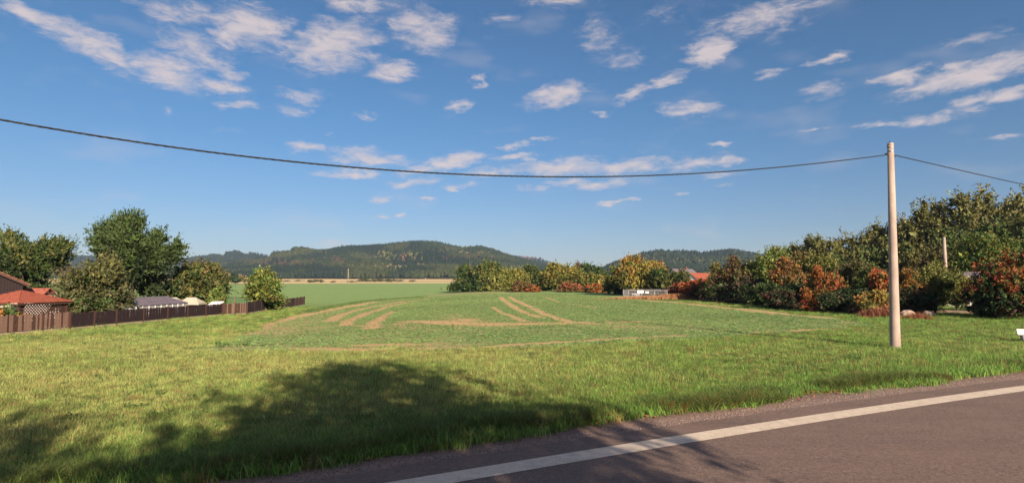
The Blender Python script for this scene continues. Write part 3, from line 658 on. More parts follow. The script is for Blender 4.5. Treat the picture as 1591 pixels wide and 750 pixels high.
# (name, label, category, px, top, width px, distance, colours, top colours, leaves)
HEDGE = [
 ('bush','round dark green bush at the free end of the far hedgerow','bush',744,408,62,150,[GREEN,DGREEN,DGREEN],[OLIVE,GREEN],4200),
 ('bush','olive bush beside the round dark green end bush','bush',778,419,48,148,[OLIVE,YGREEN],[YGREEN],2400),
 ('bush','yellow green domed bush second from the end of the far hedgerow','bush',800,418,42,150,[YGREEN,OLIVE,YEL],None,2400),
 ('bush','dark olive bush set back behind the yellow green domes','bush',829,413,48,172,[OLIVE,GREEN],None,2200),
 ('bush','broad golden green dome in the middle of the far hedgerow','bush',868,411,72,148,[OLIVE,YGREEN,OLIVE,GREEN],[YGREEN,YEL],4600),
 ('bush','low scarlet bush at the foot of the far hedgerow','bush',826,441,22,138,[RED,RUST,ORANGE],None,900),
 ('bush','low olive and rust bush between the scarlet bush and the golden dome','bush',808,436,26,138,[OLIVE,RUST],None,900),
 ('tree','tall dark tree with a reddish tip behind the golden dome','tree',899,409,24,190,[GREEN,DGREEN],[RUST,BROWN],1500),
 ('tree','dark green leafy tree standing behind the low red bushes','tree',915,411,36,188,[GREEN,DGREEN],None,2000),
 ('tree','narrow dark green tree rising next to the gap in the hills','tree',931,416,24,185,[DGREEN,GREEN],None,1400),
 ('bush','green bush under the narrow dark trees','bush',915,425,36,150,[GREEN,OLIVE,YGREEN],None,2000),
 ('bush','low russet bush in front of the dark trees','bush',888,439,34,136,[RUST,OLIVE,BROWN],[RED,RUST],1300),
 ('bush','low bright red bush left of the pale yellow bush','bush',923,441,28,130,[RED,ORANGE,OLIVE],None,1200),
 ('bush','pale yellow bush in front of the hedgerow gap','bush',938,428,32,134,[YGREEN,YEL],None,1500),
 ('bush','dark bush filling the hedgerow gap beside the golden tree','bush',957,432,34,118,[DGREEN,GREEN],None,1800),
 ('tree','green flanked tree left of the orange gold tree by the wire enclosure','tree',968,413,44,112,[GREEN,YGREEN,OLIVE],[YGREEN],2800),
 ('tree','orange gold tree behind the small wire enclosure','tree',994,400,66,102,[OLIVE,YEL,YGREEN],[ORANGE,YEL,YEL,YGREEN],4600),
 ('tree','amber tree just right of the orange gold tree','tree',1016,407,40,106,[OLIVE,YEL],[ORANGE,YEL],2400),
 ('tree','dark green tree right of the gold trees','tree',1034,417,46,98,[GREEN,OLIVE,DGREEN],None,3000),
 ('bush','green brown bush between the dark green tree and the tiled house','bush',1055,420,30,104,[OLIVE,GREEN,BROWN],None,1600),
 ('bush','low dark red bush next to the wire enclosure','bush',1053,440,40,86,[MAROON,RUST,RED],None,1900),
 ('bush','red tinted bush below the white gable','bush',1077,435,48,84,[RED,MAROON,RUST],[RED,ORANGE],2400),
 ('bush','green and orange bush below the tiled roof','bush',1100,436,42,82,[GREEN,OLIVE,RUST],[YGREEN,ORANGE],2200),
 ('tree','slim yellow green tree beside the tiled roof','tree',1110,409,22,135,[YGREEN,OLIVE,YEL],None,1300),
 ('bush','dark green bush at the start of the brown hedge','bush',1110,443,40,74,[DGREEN,GREEN,MAROON],None,2000),
 ('bush','tall red brown bush beside the tiled roof','bush',1138,402,62,76,[RUST,MAROON,BROWN,GREEN],[RUST,OLIVE,BROWN],4600),
 ('bush','dark brown bush between the red brown bush and the bright green tree','bush',1160,430,52,66,[MAROON,BROWN,DGREEN],None,3000),
 ('tree','bright green tree rising above the brown hedge','tree',1190,388,78,74,[BGREEN,GREEN,YGREEN],[YGREEN,BGREEN],6400),
 ('bush','dark green bush at the foot of the bright green tree','bush',1186,440,54,60,[DGREEN,GREEN],None,2800),
 ('bush','rust orange bush right of the bright green tree','bush',1222,402,52,63,[RUST,BROWN,OLIVE,GREEN],[RUST,ORANGE,OLIVE],4200),
 ('tree','brown leaved tree behind the rust orange bush','tree',1248,394,58,70,[BROWN,OLIVE,GREEN],[RUST,OLIVE,OLIVE],4200),
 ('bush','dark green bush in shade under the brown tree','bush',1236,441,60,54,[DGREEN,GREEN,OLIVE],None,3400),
 ('tree','olive tree between the brown tree and the vermilion bush','tree',1276,398,46,68,[OLIVE,BROWN,GREEN],[OLIVE,YGREEN],3200),
 ('bush','vermilion bush glowing in the middle of the hedge','bush',1280,417,52,51,[RED,ORANGE,OLIVE,GREEN],[ORANGE,RED,ORANGE,OLIVE],4400),
 ('bush','small orange crimson bush low in the hedge','bush',1262,446,34,48.5,[ORANGE,RED,OLIVE],None,2200),
 ('bush','tall olive green bush right of the vermilion bush','bush',1322,408,62,56,[GREEN,OLIVE,BROWN],[OLIVE,BROWN],4800),
 ('bush','blackish green bush low in the hedge left of the pole','bush',1316,448,64,48,[DGREEN,GREEN],None,3600),
 ('bush','green leafed bush between the dark bush and the pole','bush',1352,415,56,51,[GREEN,OLIVE,BGREEN],[OLIVE,GREEN],4000),
 ('bush','orange leafed bush just left of the concrete pole','bush',1372,421,52,47,[OLIVE,GREEN,RUST],[ORANGE,RED,OLIVE],4200),
 ('bush','yellow and orange bush low by the pole','bush',1352,452,44,43.5,[OLIVE,ORANGE,YEL],None,2800),
 ('bush','orange topped bush just right of the concrete pole','bush',1408,419,44,46,[OLIVE,RUST,MAROON,GREEN],[ORANGE,OLIVE],3400),
 ('bush','dark wine coloured bush behind the field stones','bush',1408,450,58,44,[MAROON,DGREEN,DGREEN],None,3800),
 ('tree','domed dusky brown tree behind the olive fruit tree','tree',1432,389,66,66,[BROWN,OLIVE,BROWN],None,5000),
 ('tree','light olive fruit tree right of the pole with its trunk showing','tree',1447,410,62,46,[GREEN,OLIVE,YGREEN],[YGREEN,OLIVE],5200),
 ('tree','green and ochre fruit tree in front of the slate roof','tree',1482,424,62,47,[OLIVE,YGREEN,GREEN],[YGREEN,YEL],4800),
 ('tree','arching bright green willow behind the crimson tree','tree',1530,368,98,66,[BGREEN,GREEN,YGREEN],[BGREEN,YGREEN],7600),
 ('tree','large crimson topped tree at the edge of the meadow','tree',1572,396,118,39,[GREEN,DGREEN,DGREEN,MAROON],[RED,ORANGE,OLIVE,GREEN],9500),
 ('bush','dark green bush under the crimson topped tree','bush',1545,452,56,42,[DGREEN,MAROON,GREEN],None,3600),
 ('tree','green tree beyond the crimson topped tree','tree',1640,390,110,44,[GREEN,OLIVE],[OLIVE,RUST],6000),
 ('bush','added low blackish bush deepening the shade under the red brown bush','bush',1140,444,50,68,[DGREEN,MAROON,DGREEN],None,2600),  # from here on: dark bushes added to deepen the shade at the hedge foot
 ('bush','added dark bush deepening the hedge foot shade left of the vermilion bush','bush',1212,452,50,53,[DGREEN,MAROON],None,2800),
 ('bush','added low dark bush deepening the shade just right of the vermilion bush','bush',1292,455,44,47,[DGREEN,DGREEN,BROWN],None,2600),
 ('bush','added low dark bush deepening the shade between the dark green bush and the yellow orange bush','bush',1336,460,40,44.5,[DGREEN,MAROON],None,2200),
]
for i, (nm, lb, ct, px, ty, wp_, d_, pal, tp, n_) in enumerate(HEDGE):
    rgx = np.random.default_rng(900 + i)
    kw = dict(cb=.0 if nm == 'bush' else .08, lobes=14 if nm == 'bush' else 18, top=tp, group=HG)
    if 'trunk showing' in lb or 'slate roof' in lb: kw['cb'] = .2
    if 'crimson topped' in lb: kw['lobes'] = 30
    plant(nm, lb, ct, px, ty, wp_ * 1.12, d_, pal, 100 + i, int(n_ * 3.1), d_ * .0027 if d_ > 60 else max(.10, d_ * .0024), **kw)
BG = 'tall trees of the wood behind the hedge'
WOOD = [(1212,386,64,118,'low rounded outlier at the thin end of the wood'),(1245,380,50,116,'low olive tree at the thin end of the wood'),(1264,368,24,112,'slim dark tree sticking up above the low outliers'),(1287,371,46,108,'short olive tree after the slim dark tree'),
 (1316,366,52,108,'rounded tree in the lower half of the wood'),(1345,360,50,106,'feathery tree midway up the rising treeline'),(1370,350,54,104,'olive tree seen just left of the pole'),(1400,342,60,102,'tree directly behind the concrete pole'),
 (1428,322,62,100,'tall tree right of the pole top'),(1458,312,56,100,'tree behind the small far pole'),(1486,303,60,98,'tall feathery tree above the slate roof'),(1516,318,56,104,'slightly lower tree between the two tallest'),
 (1552,296,74,98,'tallest tree of the wood'),(1595,300,70,98,'tall tree cut by the edge of the view'),(1640,305,80,98,'tall tree at the outer end of the wood')]
for i, (px, ty, wp_, d_, lb) in enumerate(WOOD):
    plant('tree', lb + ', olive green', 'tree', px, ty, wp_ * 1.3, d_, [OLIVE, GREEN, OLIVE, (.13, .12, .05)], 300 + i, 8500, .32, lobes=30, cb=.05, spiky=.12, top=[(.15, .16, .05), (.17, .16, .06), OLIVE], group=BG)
for i, (px, ty, wp_, d_, lb) in enumerate([(1300,395,60,86,'lowest dark tree in the shade before the wood'),(1350,385,66,84,'dark bushy tree in front of the wood left of the pole'),(1395,380,60,80,'dark bushy tree behind the pole'),(1460,360,70,86,'dark leafy tree beside the small far pole'),(1510,345,90,86,'broad shaded tree above the willow'),(1580,340,90,84,'broad shaded tree above the crimson tree'),(1640,350,90,82,'broad shaded tree beyond the edge of the view')]):
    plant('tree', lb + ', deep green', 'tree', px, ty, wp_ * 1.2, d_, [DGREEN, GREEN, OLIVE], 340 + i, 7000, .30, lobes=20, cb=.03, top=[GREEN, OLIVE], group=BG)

# garden trees on the left
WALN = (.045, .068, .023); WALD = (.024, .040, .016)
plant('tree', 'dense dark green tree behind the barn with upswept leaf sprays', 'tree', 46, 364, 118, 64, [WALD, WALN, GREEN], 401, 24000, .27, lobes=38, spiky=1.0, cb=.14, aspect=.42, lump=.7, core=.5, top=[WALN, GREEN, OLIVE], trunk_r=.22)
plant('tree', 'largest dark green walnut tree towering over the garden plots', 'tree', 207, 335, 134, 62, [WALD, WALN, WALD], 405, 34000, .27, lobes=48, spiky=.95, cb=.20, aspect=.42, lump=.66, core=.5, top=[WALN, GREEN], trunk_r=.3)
plant('tree', 'grey green fruit tree just behind the dark plank fence', 'tree', 148, 398, 96, 46, [(.07, .082, .034), (.095, .09, .04), GREEN], 403, 15000, .17, lobes=26, spiky=.5, cb=.02, lump=.9, top=[(.085, .09, .04), OLIVE])
plant('tree', 'spreading olive brown apple tree behind the pale tent roofs', 'tree', 297, 407, 108, 68, [OLIVE, GREEN, DGREEN, GREEN], 404, 12000, .25, lobes=24, spiky=.3, cb=.05, top=[OLIVE, GREEN, (.13, .11, .04)])
plant('tree', 'bright yellow green tree inside the corner of the plank fence', 'tree', 411, 419, 54, 63.5, [YGREEN, BGREEN, OLIVE], 406, 8500, .22, lobes=22, cb=.08, top=[YGREEN, BGREEN])
plant('bush', 'small green bush right of the apple tree', 'bush', 338, 446, 34, 64, [GREEN, BGREEN, YGREEN], 407, 1800, .18)
plant('bush', 'leafy garden bush with orange tips in front of the gazebo', 'bush', 6, 474, 44, 36.5, [GREEN, DGREEN, BGREEN], 408, 2600, .15, cb=0, top=[BGREEN, GREEN, ORANGE])
plant('bush', 'pale leaved bush between gazebo and fruit tree', 'bush', 118, 462, 26, 55, [OLIVE, YGREEN], 409, 1200, .17)

# trees far over the fields: too many and too small to show parts one by one, each is still a thing
def far_bush(name, label, px, ty, by, wpx, d, pal, seed, group):
    x = xat(px, d); zb = zat(by, d); h = zat(ty, d) - zb; r = wpx / F * d / 2; rg_ = np.random.default_rng(seed)
    ground = float(H(x, d)); zb = max(ground, zb) if abs(zb - ground) > 3 else ground; h = zat(ty, d) - zb
    n = 420; lobes = rg_.normal(0, .45, (7, 3)); li = rg_.integers(0, 7, n)
    P_ = lobes[li] * np.array([r, r * .6, h * .22]) + rg_.normal(0, .26, (n, 3)) * np.array([r, r * .6, h * .42]) + np.array([0, 0, h * .5])
    P_[:, 0] = np.clip(P_[:, 0], -r, r); P_[:, 2] = np.clip(P_[:, 2], .1, h)
    ll = np.full(n, max(.6, h * .22)) * rg_.uniform(.6, 1.3, n); V_, F_ = leaf_quads(P_, rg_.normal(0, 1, (n, 3)), ll, ll * .7, rg_)
    pal = np.array(pal); col = pal[rg_.integers(0, len(pal), n)] * rg_.uniform(.7, 1.25, (n, 1))
    V_[:, 2] = np.maximum(V_[:, 2], 0)
    root = empty(name, (x, d, zb)); link('crown', fastmesh('crown', V_, F_, np.repeat(col, 4, 0), M_leaf), root); return tag(root, label, 'bush', group)
FG = 'dark bushes dotted along the far stubble fields'
for i, (px, ty, by, wd_, lb) in enumerate([(486,433,438.5,14,'dark bush left of the far utility pole'),(496,432.5,438.5,18,'broad dark bush left of the far utility pole'),(519,435,438.5,9,'tiny lone bush beside the far utility pole'),(548,435,438,14,'low bush at the foot of the far utility pole'),
      (566,431,438.5,16,'first bush of the dark clump in the stubble'),(578,432,438.5,18,'second bush of the dark clump in the stubble'),(592,432,438.5,18,'brownish bush in the clump in the stubble'),(605,432,438,16,'fourth bush of the clump in the stubble'),(618,433,438,18,'fifth bush of the clump in the stubble'),
      (640,434,437.5,16,'low bush after the clump'),(447,434,439,18,'dark bush near the yellow green garden tree'),(466,434,439,16,'dark bush past the fence corner')]):
    far_bush('bush', lb, px, ty, by, wd_, 560 + 7 * i, [DGREEN, GREEN, BROWN], 500 + i, FG)
VG = 'yellowing trees in the valley behind the gardens'
for i, (px, ty, by, wd_, pl, lb) in enumerate([(330,421,438,40,[OLIVE,(.2,.16,.07)],'pale ochre tree in the valley behind the apple tree'),(352,422,438,30,[DGREEN,GREEN],'dark round tree in the valley behind the apple tree'),(366,426,438,16,[DGREEN],'narrow black green valley tree'),(378,424,438,26,[(.2,.15,.07),OLIVE],'ochre tree left of the yellow green garden tree'),
      (395,427,438,24,[OLIVE,BROWN],'brown valley tree behind the yellow green garden tree'),(100,404,438,40,[OLIVE,BROWN],'brownish tree seen between the barn tree and the fruit tree'),(300,424,438,40,[OLIVE,(.18,.14,.07)],'ochre tree hidden by the apple tree')]):
    far_bush('tree', lb, px, ty, by, wd_, 430 + 9 * i, pl, 530 + i, VG)['category'] = 'tree'

# ------------------------------------------------------------------ hills with their forests
def cone_trees(P_, hgt, rad, conif, col, rg_):
    """one mesh of many small trees: spires for the conifers, rounded crowns for the rest"""
    n = len(P_); k = 6; an = np.arange(k) / k * 2 * math.pi
    c_, s_ = np.cos(an), np.sin(an)
    prof = np.where(conif[:, None, None], np.array([[.15, 1.0], [.55, .55], [.8, .26]])[None], np.array([[.12, .6], [.5, 1.05], [.82, .7]])[None])
    Vv = []
    for j in range(3):
        rj = prof[:, j, 1] * rad; zj = prof[:, j, 0] * hgt; jit = 1 + rg_.uniform(-.28, .28, (n, k))
        Vv.append(np.stack([P_[:, 0, None] + rj[:, None] * jit * c_, P_[:, 1, None] + rj[:, None] * jit * s_, P_[:, 2, None] + zj[:, None] * (1 + .0 * jit)], -1))
    Vv.append(np.stack([P_[:, 0, None], P_[:, 1, None], P_[:, 2, None] + hgt[:, None]], -1))
    Vx = np.concatenate(Vv, 1); nv = 3 * k + 1
    tr_ = []
    for j in range(2):
        for q in range(k):
            q2 = (q + 1) % k; tr_ += [(j * k + q, j * k + q2, (j + 1) * k + q2), (j * k + q, (j + 1) * k + q2, (j + 1) * k + q)]
    for q in range(k): tr_.append((2 * k + q, 2 * k + (q + 1) % k, 3 * k))
    Fx = (np.array(tr_)[None] + nv * np.arange(n)[:, None, None]).reshape(-1, 3)
    return Vx.reshape(-1, 3), Fx, np.repeat(col, nv, 0)
M_hill = mat('hill_ground', (.05, .05, .025), .95, (.03, .034, .018), .012)
def smooth_patch(px, py, cx, cy, rx, ry): return np.exp(-((px - cx) / rx) ** 2 - ((py - cy) / ry) ** 2)
def hill(name, label, ridge, d1, d0, ntree, th, seed, colf, baseh=6.0, label2=''):
    rg_ = np.random.default_rng(seed); rp = np.array(ridge, float)
    us = np.linspace(rp[0, 0], rp[-1, 0], 260); ss = np.linspace(0, 1.0, 46); back = np.array([1.04, 1.1, 1.25, 1.5])
    def surf(px, s):
        crest = np.array([zat(v, 1.0) - CAMZ for v in np.interp(px, rp[:, 0], rp[:, 1])]) * d1 + CAMZ - th * .8
        crest = np.maximum(crest, baseh)
        dd = d0 + (d1 - d0) * s; u = (px - CX) / F / math.cos(PITCH)
        x_ = u * dd; prof = np.clip(s, 0, 1) ** 1.15
        gully = (fbm(x_ * .006 + seed, dd * .0045, 4) - .5) * 2
        z_ = baseh + (crest - baseh) * prof * (1 + .30 * gully * np.sin(np.clip(s, 0, 1) * math.pi))
        z_ = z_ + 3.5 * (fbm(x_ * .03, dd * .03, 2) - .5) * (s > .02)
        z_ = np.where(s > 1, baseh + (crest - baseh) * np.clip(1 - (s - 1) * 2, 0, 1), z_)
        z_ = np.where(s < .001, -3, z_)
        return x_, dd, z_
    sall = np.concatenate([ss, back]); U, S = np.meshgrid(us, sall); x_, y_, z_ = surf(U.ravel(), S.ravel())
    m, n = U.shape; ii = np.arange(m * n).reshape(m, n)
    f = np.stack([ii[:-1, :-1], ii[:-1, 1:], ii[1:, 1:], ii[1:, :-1]], -1).reshape(-1, 4)
    tag(link(name, fastmesh(name, np.stack([x_, y_, z_], 1), f, mat=M_hill, smooth=True)), label, None, None, 'structure')
    px = rg_.uniform(rp[0, 0], rp[-1, 0], ntree); s = rg_.uniform(0.01, 1.06, ntree) ** .85
    x_, y_, z_ = surf(px, np.minimum(s, 1.15)); qx, qy = project(np.stack([x_, y_, z_], 1))
    col, con, hh, keep = colf(qx, qy, x_, y_, s, rg_)
    hgt = th * hh * rg_.uniform(.65, 1.25, ntree); rad = np.where(con, hgt * .26, hgt * .42)
    col = col * rg_.uniform(.8, 1.15, (ntree, 1))
    P_ = np.stack([x_, y_, z_], 1)[keep]
    Vx, Fx, Cx = cone_trees(P_, hgt[keep], rad[keep], con[keep], col[keep], rg_)
    tag(link('forest', fastmesh('forest', Vx, Fx, Cx, M_forest)), label2, 'forest', None, 'stuff')
CD, CM, CO, CY_, CP, CPALE = np.array((.008, .019, .013)), np.array((.017, .030, .014)), np.array((.050, .060, .020)), np.array((.12, .115, .032)), np.array((.12, .062, .045)), np.array((.17, .14, .07))
def main_col(px, py, x, y, s, rg_):
    n = len(px); f = fbm(x * .007, y * .0045, 3); f2 = fbm(x * .016 + 9, y * .009, 3)
    dark = sstep(.44, .56, f + .04 * rg_.normal(0, 1, n)); col = CM * (1 - dark[:, None]) + CD * dark[:, None]
    o = sstep(.56, .64, f2)[:, None] * .6; col = col * (1 - o) + CO * o
    con = (dark + rg_.normal(0, .3, n)) > .35
    def put(c_, wgt):
        nonlocal col
        k_ = rg_.uniform(0, 1, n) < np.clip(wgt, 0, 1); col = np.where(k_[:, None], c_, col); return k_
    k1 = put(CY_, .45 * smooth_patch(px, py, 600, 401, 16, 7) + .3 * smooth_patch(px, py, 640, 400, 14, 5)); con &= ~k1
    k1 = put(CP * 1.1, .6 * smooth_patch(px, py, 625, 405, 5, 6)); con &= ~k1
    k1 = put(CP * .75, .35 * smooth_patch(px, py, 520, 409, 22, 4) + .3 * smooth_patch(px, py, 435, 413, 40, 5) + .12 * smooth_patch(px, py, 700, 405, 40, 6))
    k1 = put(CO, .8 * smooth_patch(px, py, 475, 394, 30, 5) + .6 * smooth_patch(px, py, 700, 392, 26, 5) + .7 * smooth_patch(px, py, 560, 420, 40, 4) + .6 * smooth_patch(px, py, 440, 400, 25, 5)); con &= ~k1
    k1 = put(CPALE, .6 * smooth_patch(px, py, 610, 419, 28, 2) + .5 * smooth_patch(px, py, 735, 397, 14, 3)); con &= ~k1
    clear = smooth_patch(px, py, 735, 397, 10, 2.2) + .7 * smooth_patch(px, py, 560, 419, 40, 1.8) + .7 * smooth_patch(px, py, 480, 391, 18, 2)
    keep = rg_.uniform(0, 1, n) > clear
    hh = np.where(con, 1.05, .85); return col, con, hh, keep
def dark_col(px, py, x, y, s, rg_):
    n = len(px); f = fbm(x * .010, y * .007, 4); dark = sstep(.42, .58, f + .12 * rg_.normal(0, 1, n))
    col = (CM * 1.05) * (1 - dark[:, None]) + CD * dark[:, None]
    k_ = rg_.uniform(0, 1, n) < .30 * sstep(.5, .65, fbm(x * .02 + 4, y * .02, 3)); col = np.where(k_[:, None], CO * .9, col)
    con = dark > .5; return col, con, np.where(con, 1.05, .85), np.ones(n, bool)
def far_col(px, py, x, y, s, rg_):
    n = len(px); f = fbm(x * .008, y * .006, 3); dark = sstep(.4, .6, f + .1 * rg_.normal(0, 1, n)); col = CM * (1 - dark[:, None]) + CD * dark[:, None]
    k_ = rg_.uniform(0, 1, n) < .8 * smooth_patch(px, py, 825, 401, 20, 3.5); col = np.where(k_[:, None], CP * 1.2, col)
    keep = rg_.uniform(0, 1, n) > .75 * smooth_patch(px, py, 825, 401, 20, 4); return col, dark > .5, np.ones(n), keep
hill('hills', 'wooded hill range rising beyond the stubble fields', [(150,425),(250,414),(330,408),(400,401),(418,399),(425,391),(452,389),(456,383.5),(470,383),(492,387),(512,386.5),(530,382),(545,381),(580,381),(610,378),(640,375),(665,374),(682,375),(700,380),(720,384),(742,381),(762,385),(780,391.5),(800,398),(830,405.5),(850,411),(870,416),(900,423),(935,434),(960,437)],
     1700, 950, 30000, 11, 21, main_col, label2='mixed dark and olive forest covering the long central hill')
hill('hills', 'low hazy ridge far to the left behind the gardens', [(-260,418),(-100,404),(0,398),(90,392),(128,396),(180,399),(240,400),(285,400),(305,397),(335,395),(348,395),(352,391),(360,389),(372,389),(380,393),(392,391),(405,393),(425,398),(470,404),(560,415),(640,425)],
     2300, 1750, 12000, 11, 22, far_col, label2='bluish forest on the low ridge behind the gardens')
hill('hills', 'bluish far hill with a pale felled patch', [(640,420),(700,408),(760,399),(795,397),(808,396.5),(822,396.5),(838,400),(852,405),(866,409.5),(885,417),(920,428),(950,436)],
     2700, 2250, 7000, 11, 23, far_col, label2='forest around the pale felled patch on the far hill')
hill('hills', 'dark wooded hill behind the tiled house', [(870,436),(915,424),(932,418),(945,410),(960,405),(985,396),(1000,391),(1020,388),(1060,389),(1090,391),(1120,388),(1140,387),(1168,392),(1200,397),(1300,404),(1420,408),(1600,405),(1800,410)],
     1450, 850, 24000, 11, 24, dark_col, label2='dense dark forest covering the hill behind the tiled house')

# ------------------------------------------------------------------ concrete pole, cable
def concrete_pole(label, base, top, r0, r1, fittings=True, name='utility_pole'):
    base, top = Vector(base), Vector(top); root = empty(name, base); tag(root, label, 'utility pole')
    v = top - base; m_ = MB(); m_.tube([(0, 0, -.4), (0, 0, 0), v * .5, v], [r0 * 1.02, r0, (r0 + r1) / 2, r1], 28); o = m_.build('shaft', M_concrete, root, smooth=True)
    m_ = MB(); m_.tube([v - Vector((0, 0, .02)), v + Vector((0, 0, .05))], [r1 * 1.12, r1 * .9], 20); m_.build('cap', M_concrete, root, smooth=False)
    if fittings:
        b1 = v * .965; m_ = MB(); m_.tube([b1 - Vector((0, 0, .035)), b1 + Vector((0, 0, .035))], r1 * 1.08, 20); m_.build('clamp_band', M_steel, root)
        b2 = v * .985; m_ = MB(); m_.tube([b2 - Vector((0, 0, .02)), b2 + Vector((0, 0, .02))], r1 * 1.09, 20); m_.build('clamp_band', M_steel, root)
    return root, v
PB = gp(1391, 541.5); PT = at(1383.6, 224.5, PB.y)
pole, pv = concrete_pole('tall pale round concrete pole standing on the meadow near the road', PB, PT, .178, .105)
ATT = PB + pv * .945; ATT = at(1383, 240.5, PB.y)
dirL = Vector((-.8988, -.4384, 0)); dirR = Vector((.8988, .4384, 0)); off = Vector((-.4384, .8988, 0))
# hooks and insulators at the pole head
for s_, dz in ((-1, 0), (1, -.06)):
    m_ = MB(); a = (ATT - PB) + Vector((0, 0, dz)); dr = dirL if s_ < 0 else dirR
    m_.tube([a + dr * .08, a + dr * .16 + Vector((0, 0, -.03)), a + dr * .22], .018, 6); m_.build('hook', M_black, pole, smooth=True)
    m_ = MB(); m_.tube([a + dr * .20 + Vector((0, 0, .03)), a + dr * .30], [.028, .022], 8); m_.build('cable_grip', M_black, pole, smooth=True)
m_ = MB(); a = (ATT - PB) + Vector((0, 0, .27)); m_.tube([a + dirL * .1, a + dirL * .17 + Vector((0, 0, .04))], .016, 6); m_.build('hook', M_black, pole); m_ = MB()
m_.tube([PT - PB + dirL * .03, PT - PB + dirL * .04 + Vector((0, 0, .14))], .012, 5); m_.build('pin', M_black, pole)
AL = ATT + dirL * .24; AR = ATT + dirR * .24 + Vector((0, 0, -.06))
def cable(label, A_, B_, fz, r, twist=True):
    n = 260; m_ = MB(); L_ = (B_ - A_).length
    for s_ in range(3 if twist else 1):
        pts = []
        for i in range(n + 1):
            k = i / n; p = A_.lerp(B_, k); p.z = fz(k * L_)
            if twist:
                an = k * L_ / .55 * 2 * math.pi / 1.0 + s_ * 2.094; nrm = Vector((-.4384, .8988, 0)); p = p + nrm * math.cos(an) * r * .6 + Vector((0, 0, math.sin(an) * r * .6))
            pts.append(p)
        m_.tube(pts, r if not twist else r * .72, 5)
    return tag(m_.build('overhead_cable', M_black, smooth=True), label, 'cable')
def cable_z(px, py):   # height of the cable where it crosses the plane of the pole line
    r_ = ray(px, py); u = r_[0] / r_[1]; tt_ = (ATT.x - u * ATT.y) / (.8988 - u * .4384); y_ = ATT.y - .4384 * tt_
    return tt_, CAMZ + r_[2] / r_[1] * y_
S_ = np.array([cable_z(*p) for p in [(1378,240.5),(1200,261),(1000,272.5),(800,273.5),(600,264.5),(400,246),(200,218),(100,203),(0,187)]])
cf_ = np.polyfit(S_[:, 0] - .24, S_[:, 1], 3)
LEND = AL + dirL * 40.0; LEND.z = float(np.polyval(cf_, 40.0))
cable('thick black twisted cable sagging from the pole across the whole sky', AL, LEND, lambda q: float(np.polyval(cf_, q)), .017)
RB = Vector((ATT.x + .8988 * 45, ATT.y + .4384 * 45, 0))
S2_ = np.array([cable_z(*p) for p in [(1394,242.5),(1450,254.5),(1500,265.5),(1550,277),(1591,287)]])
cr_ = np.polyfit(-S2_[:, 0], S2_[:, 1], 1)
def right_z(q): return float(np.polyval(cr_, q + .24)) + (0.0012 * (q - 12) ** 2 - .02 if q > 12 else 0) - (.012 * math.sin(min(q, 12) / 12 * math.pi))
REND = AR + dirR * 44.0; REND.z = right_z(44)
cable('black twisted cable running from the pole out to the right', AR, REND, right_z, .017)
for E, lb in ((LEND, 'next concrete pole carrying the left end of the sagging cable'), (REND, 'next concrete pole carrying the right end of the cable')):
    b_ = Vector((E.x, E.y, float(H(E.x, E.y)))); concrete_pole(lb, b_, Vector((E.x, E.y, E.z + .45)), .178, .105)
b_ = Vector((xat(1467, 60), 60, 0)); concrete_pole('small distant concrete pole poking out of the trees right of the tall pole', b_, Vector((b_.x, 60, zat(369, 60))), .19, .13)
E = gp(1467, 440) if False else None
def thin_pole(label, px, ty, d_, r):
    b0 = Vector((xat(px, d_), d_, float(H(xat(px, d_), d_)))); root = empty('utility_pole', b0); tag(root, label, 'utility pole')
    h = zat(ty, d_) - b0.z; m_ = MB(); m_.tube([(0, 0, -.3), (0, 0, h)], [r, r * .7], 8); m_.build('shaft', M_concrete, root, smooth=True)
    m_ = MB(); m_.box(-1.1, 1.1, -.07, .07, h - .45, h - .3); m_.build('crossarm', M_wood_worn, root); return b0 + Vector((0, 0, h))
FP = [thin_pole('thin far utility pole standing in the stubble field', 542, 417, 430, .26), thin_pole('short far utility pole at the edge of the pale crop', 662, 431, 640, .26),
      thin_pole('faint far utility pole near the left gardens', 413, 421, 470, .22)]
for a_, b_, lb in ((FP[0], FP[1], 'thin far wire between the two field poles'), (FP[2], FP[0], 'thin far wire running left from the field pole')):
    m_ = MB(); m_.tube([a_.lerp(b_, k / 12) - Vector((0, 0, .3 + 3 * 4 * (k / 12) * (1 - k / 12) * .7)) for k in range(13)], .035, 4); tag(m_.build('overhead_wire', M_steel), lb, 'wire')

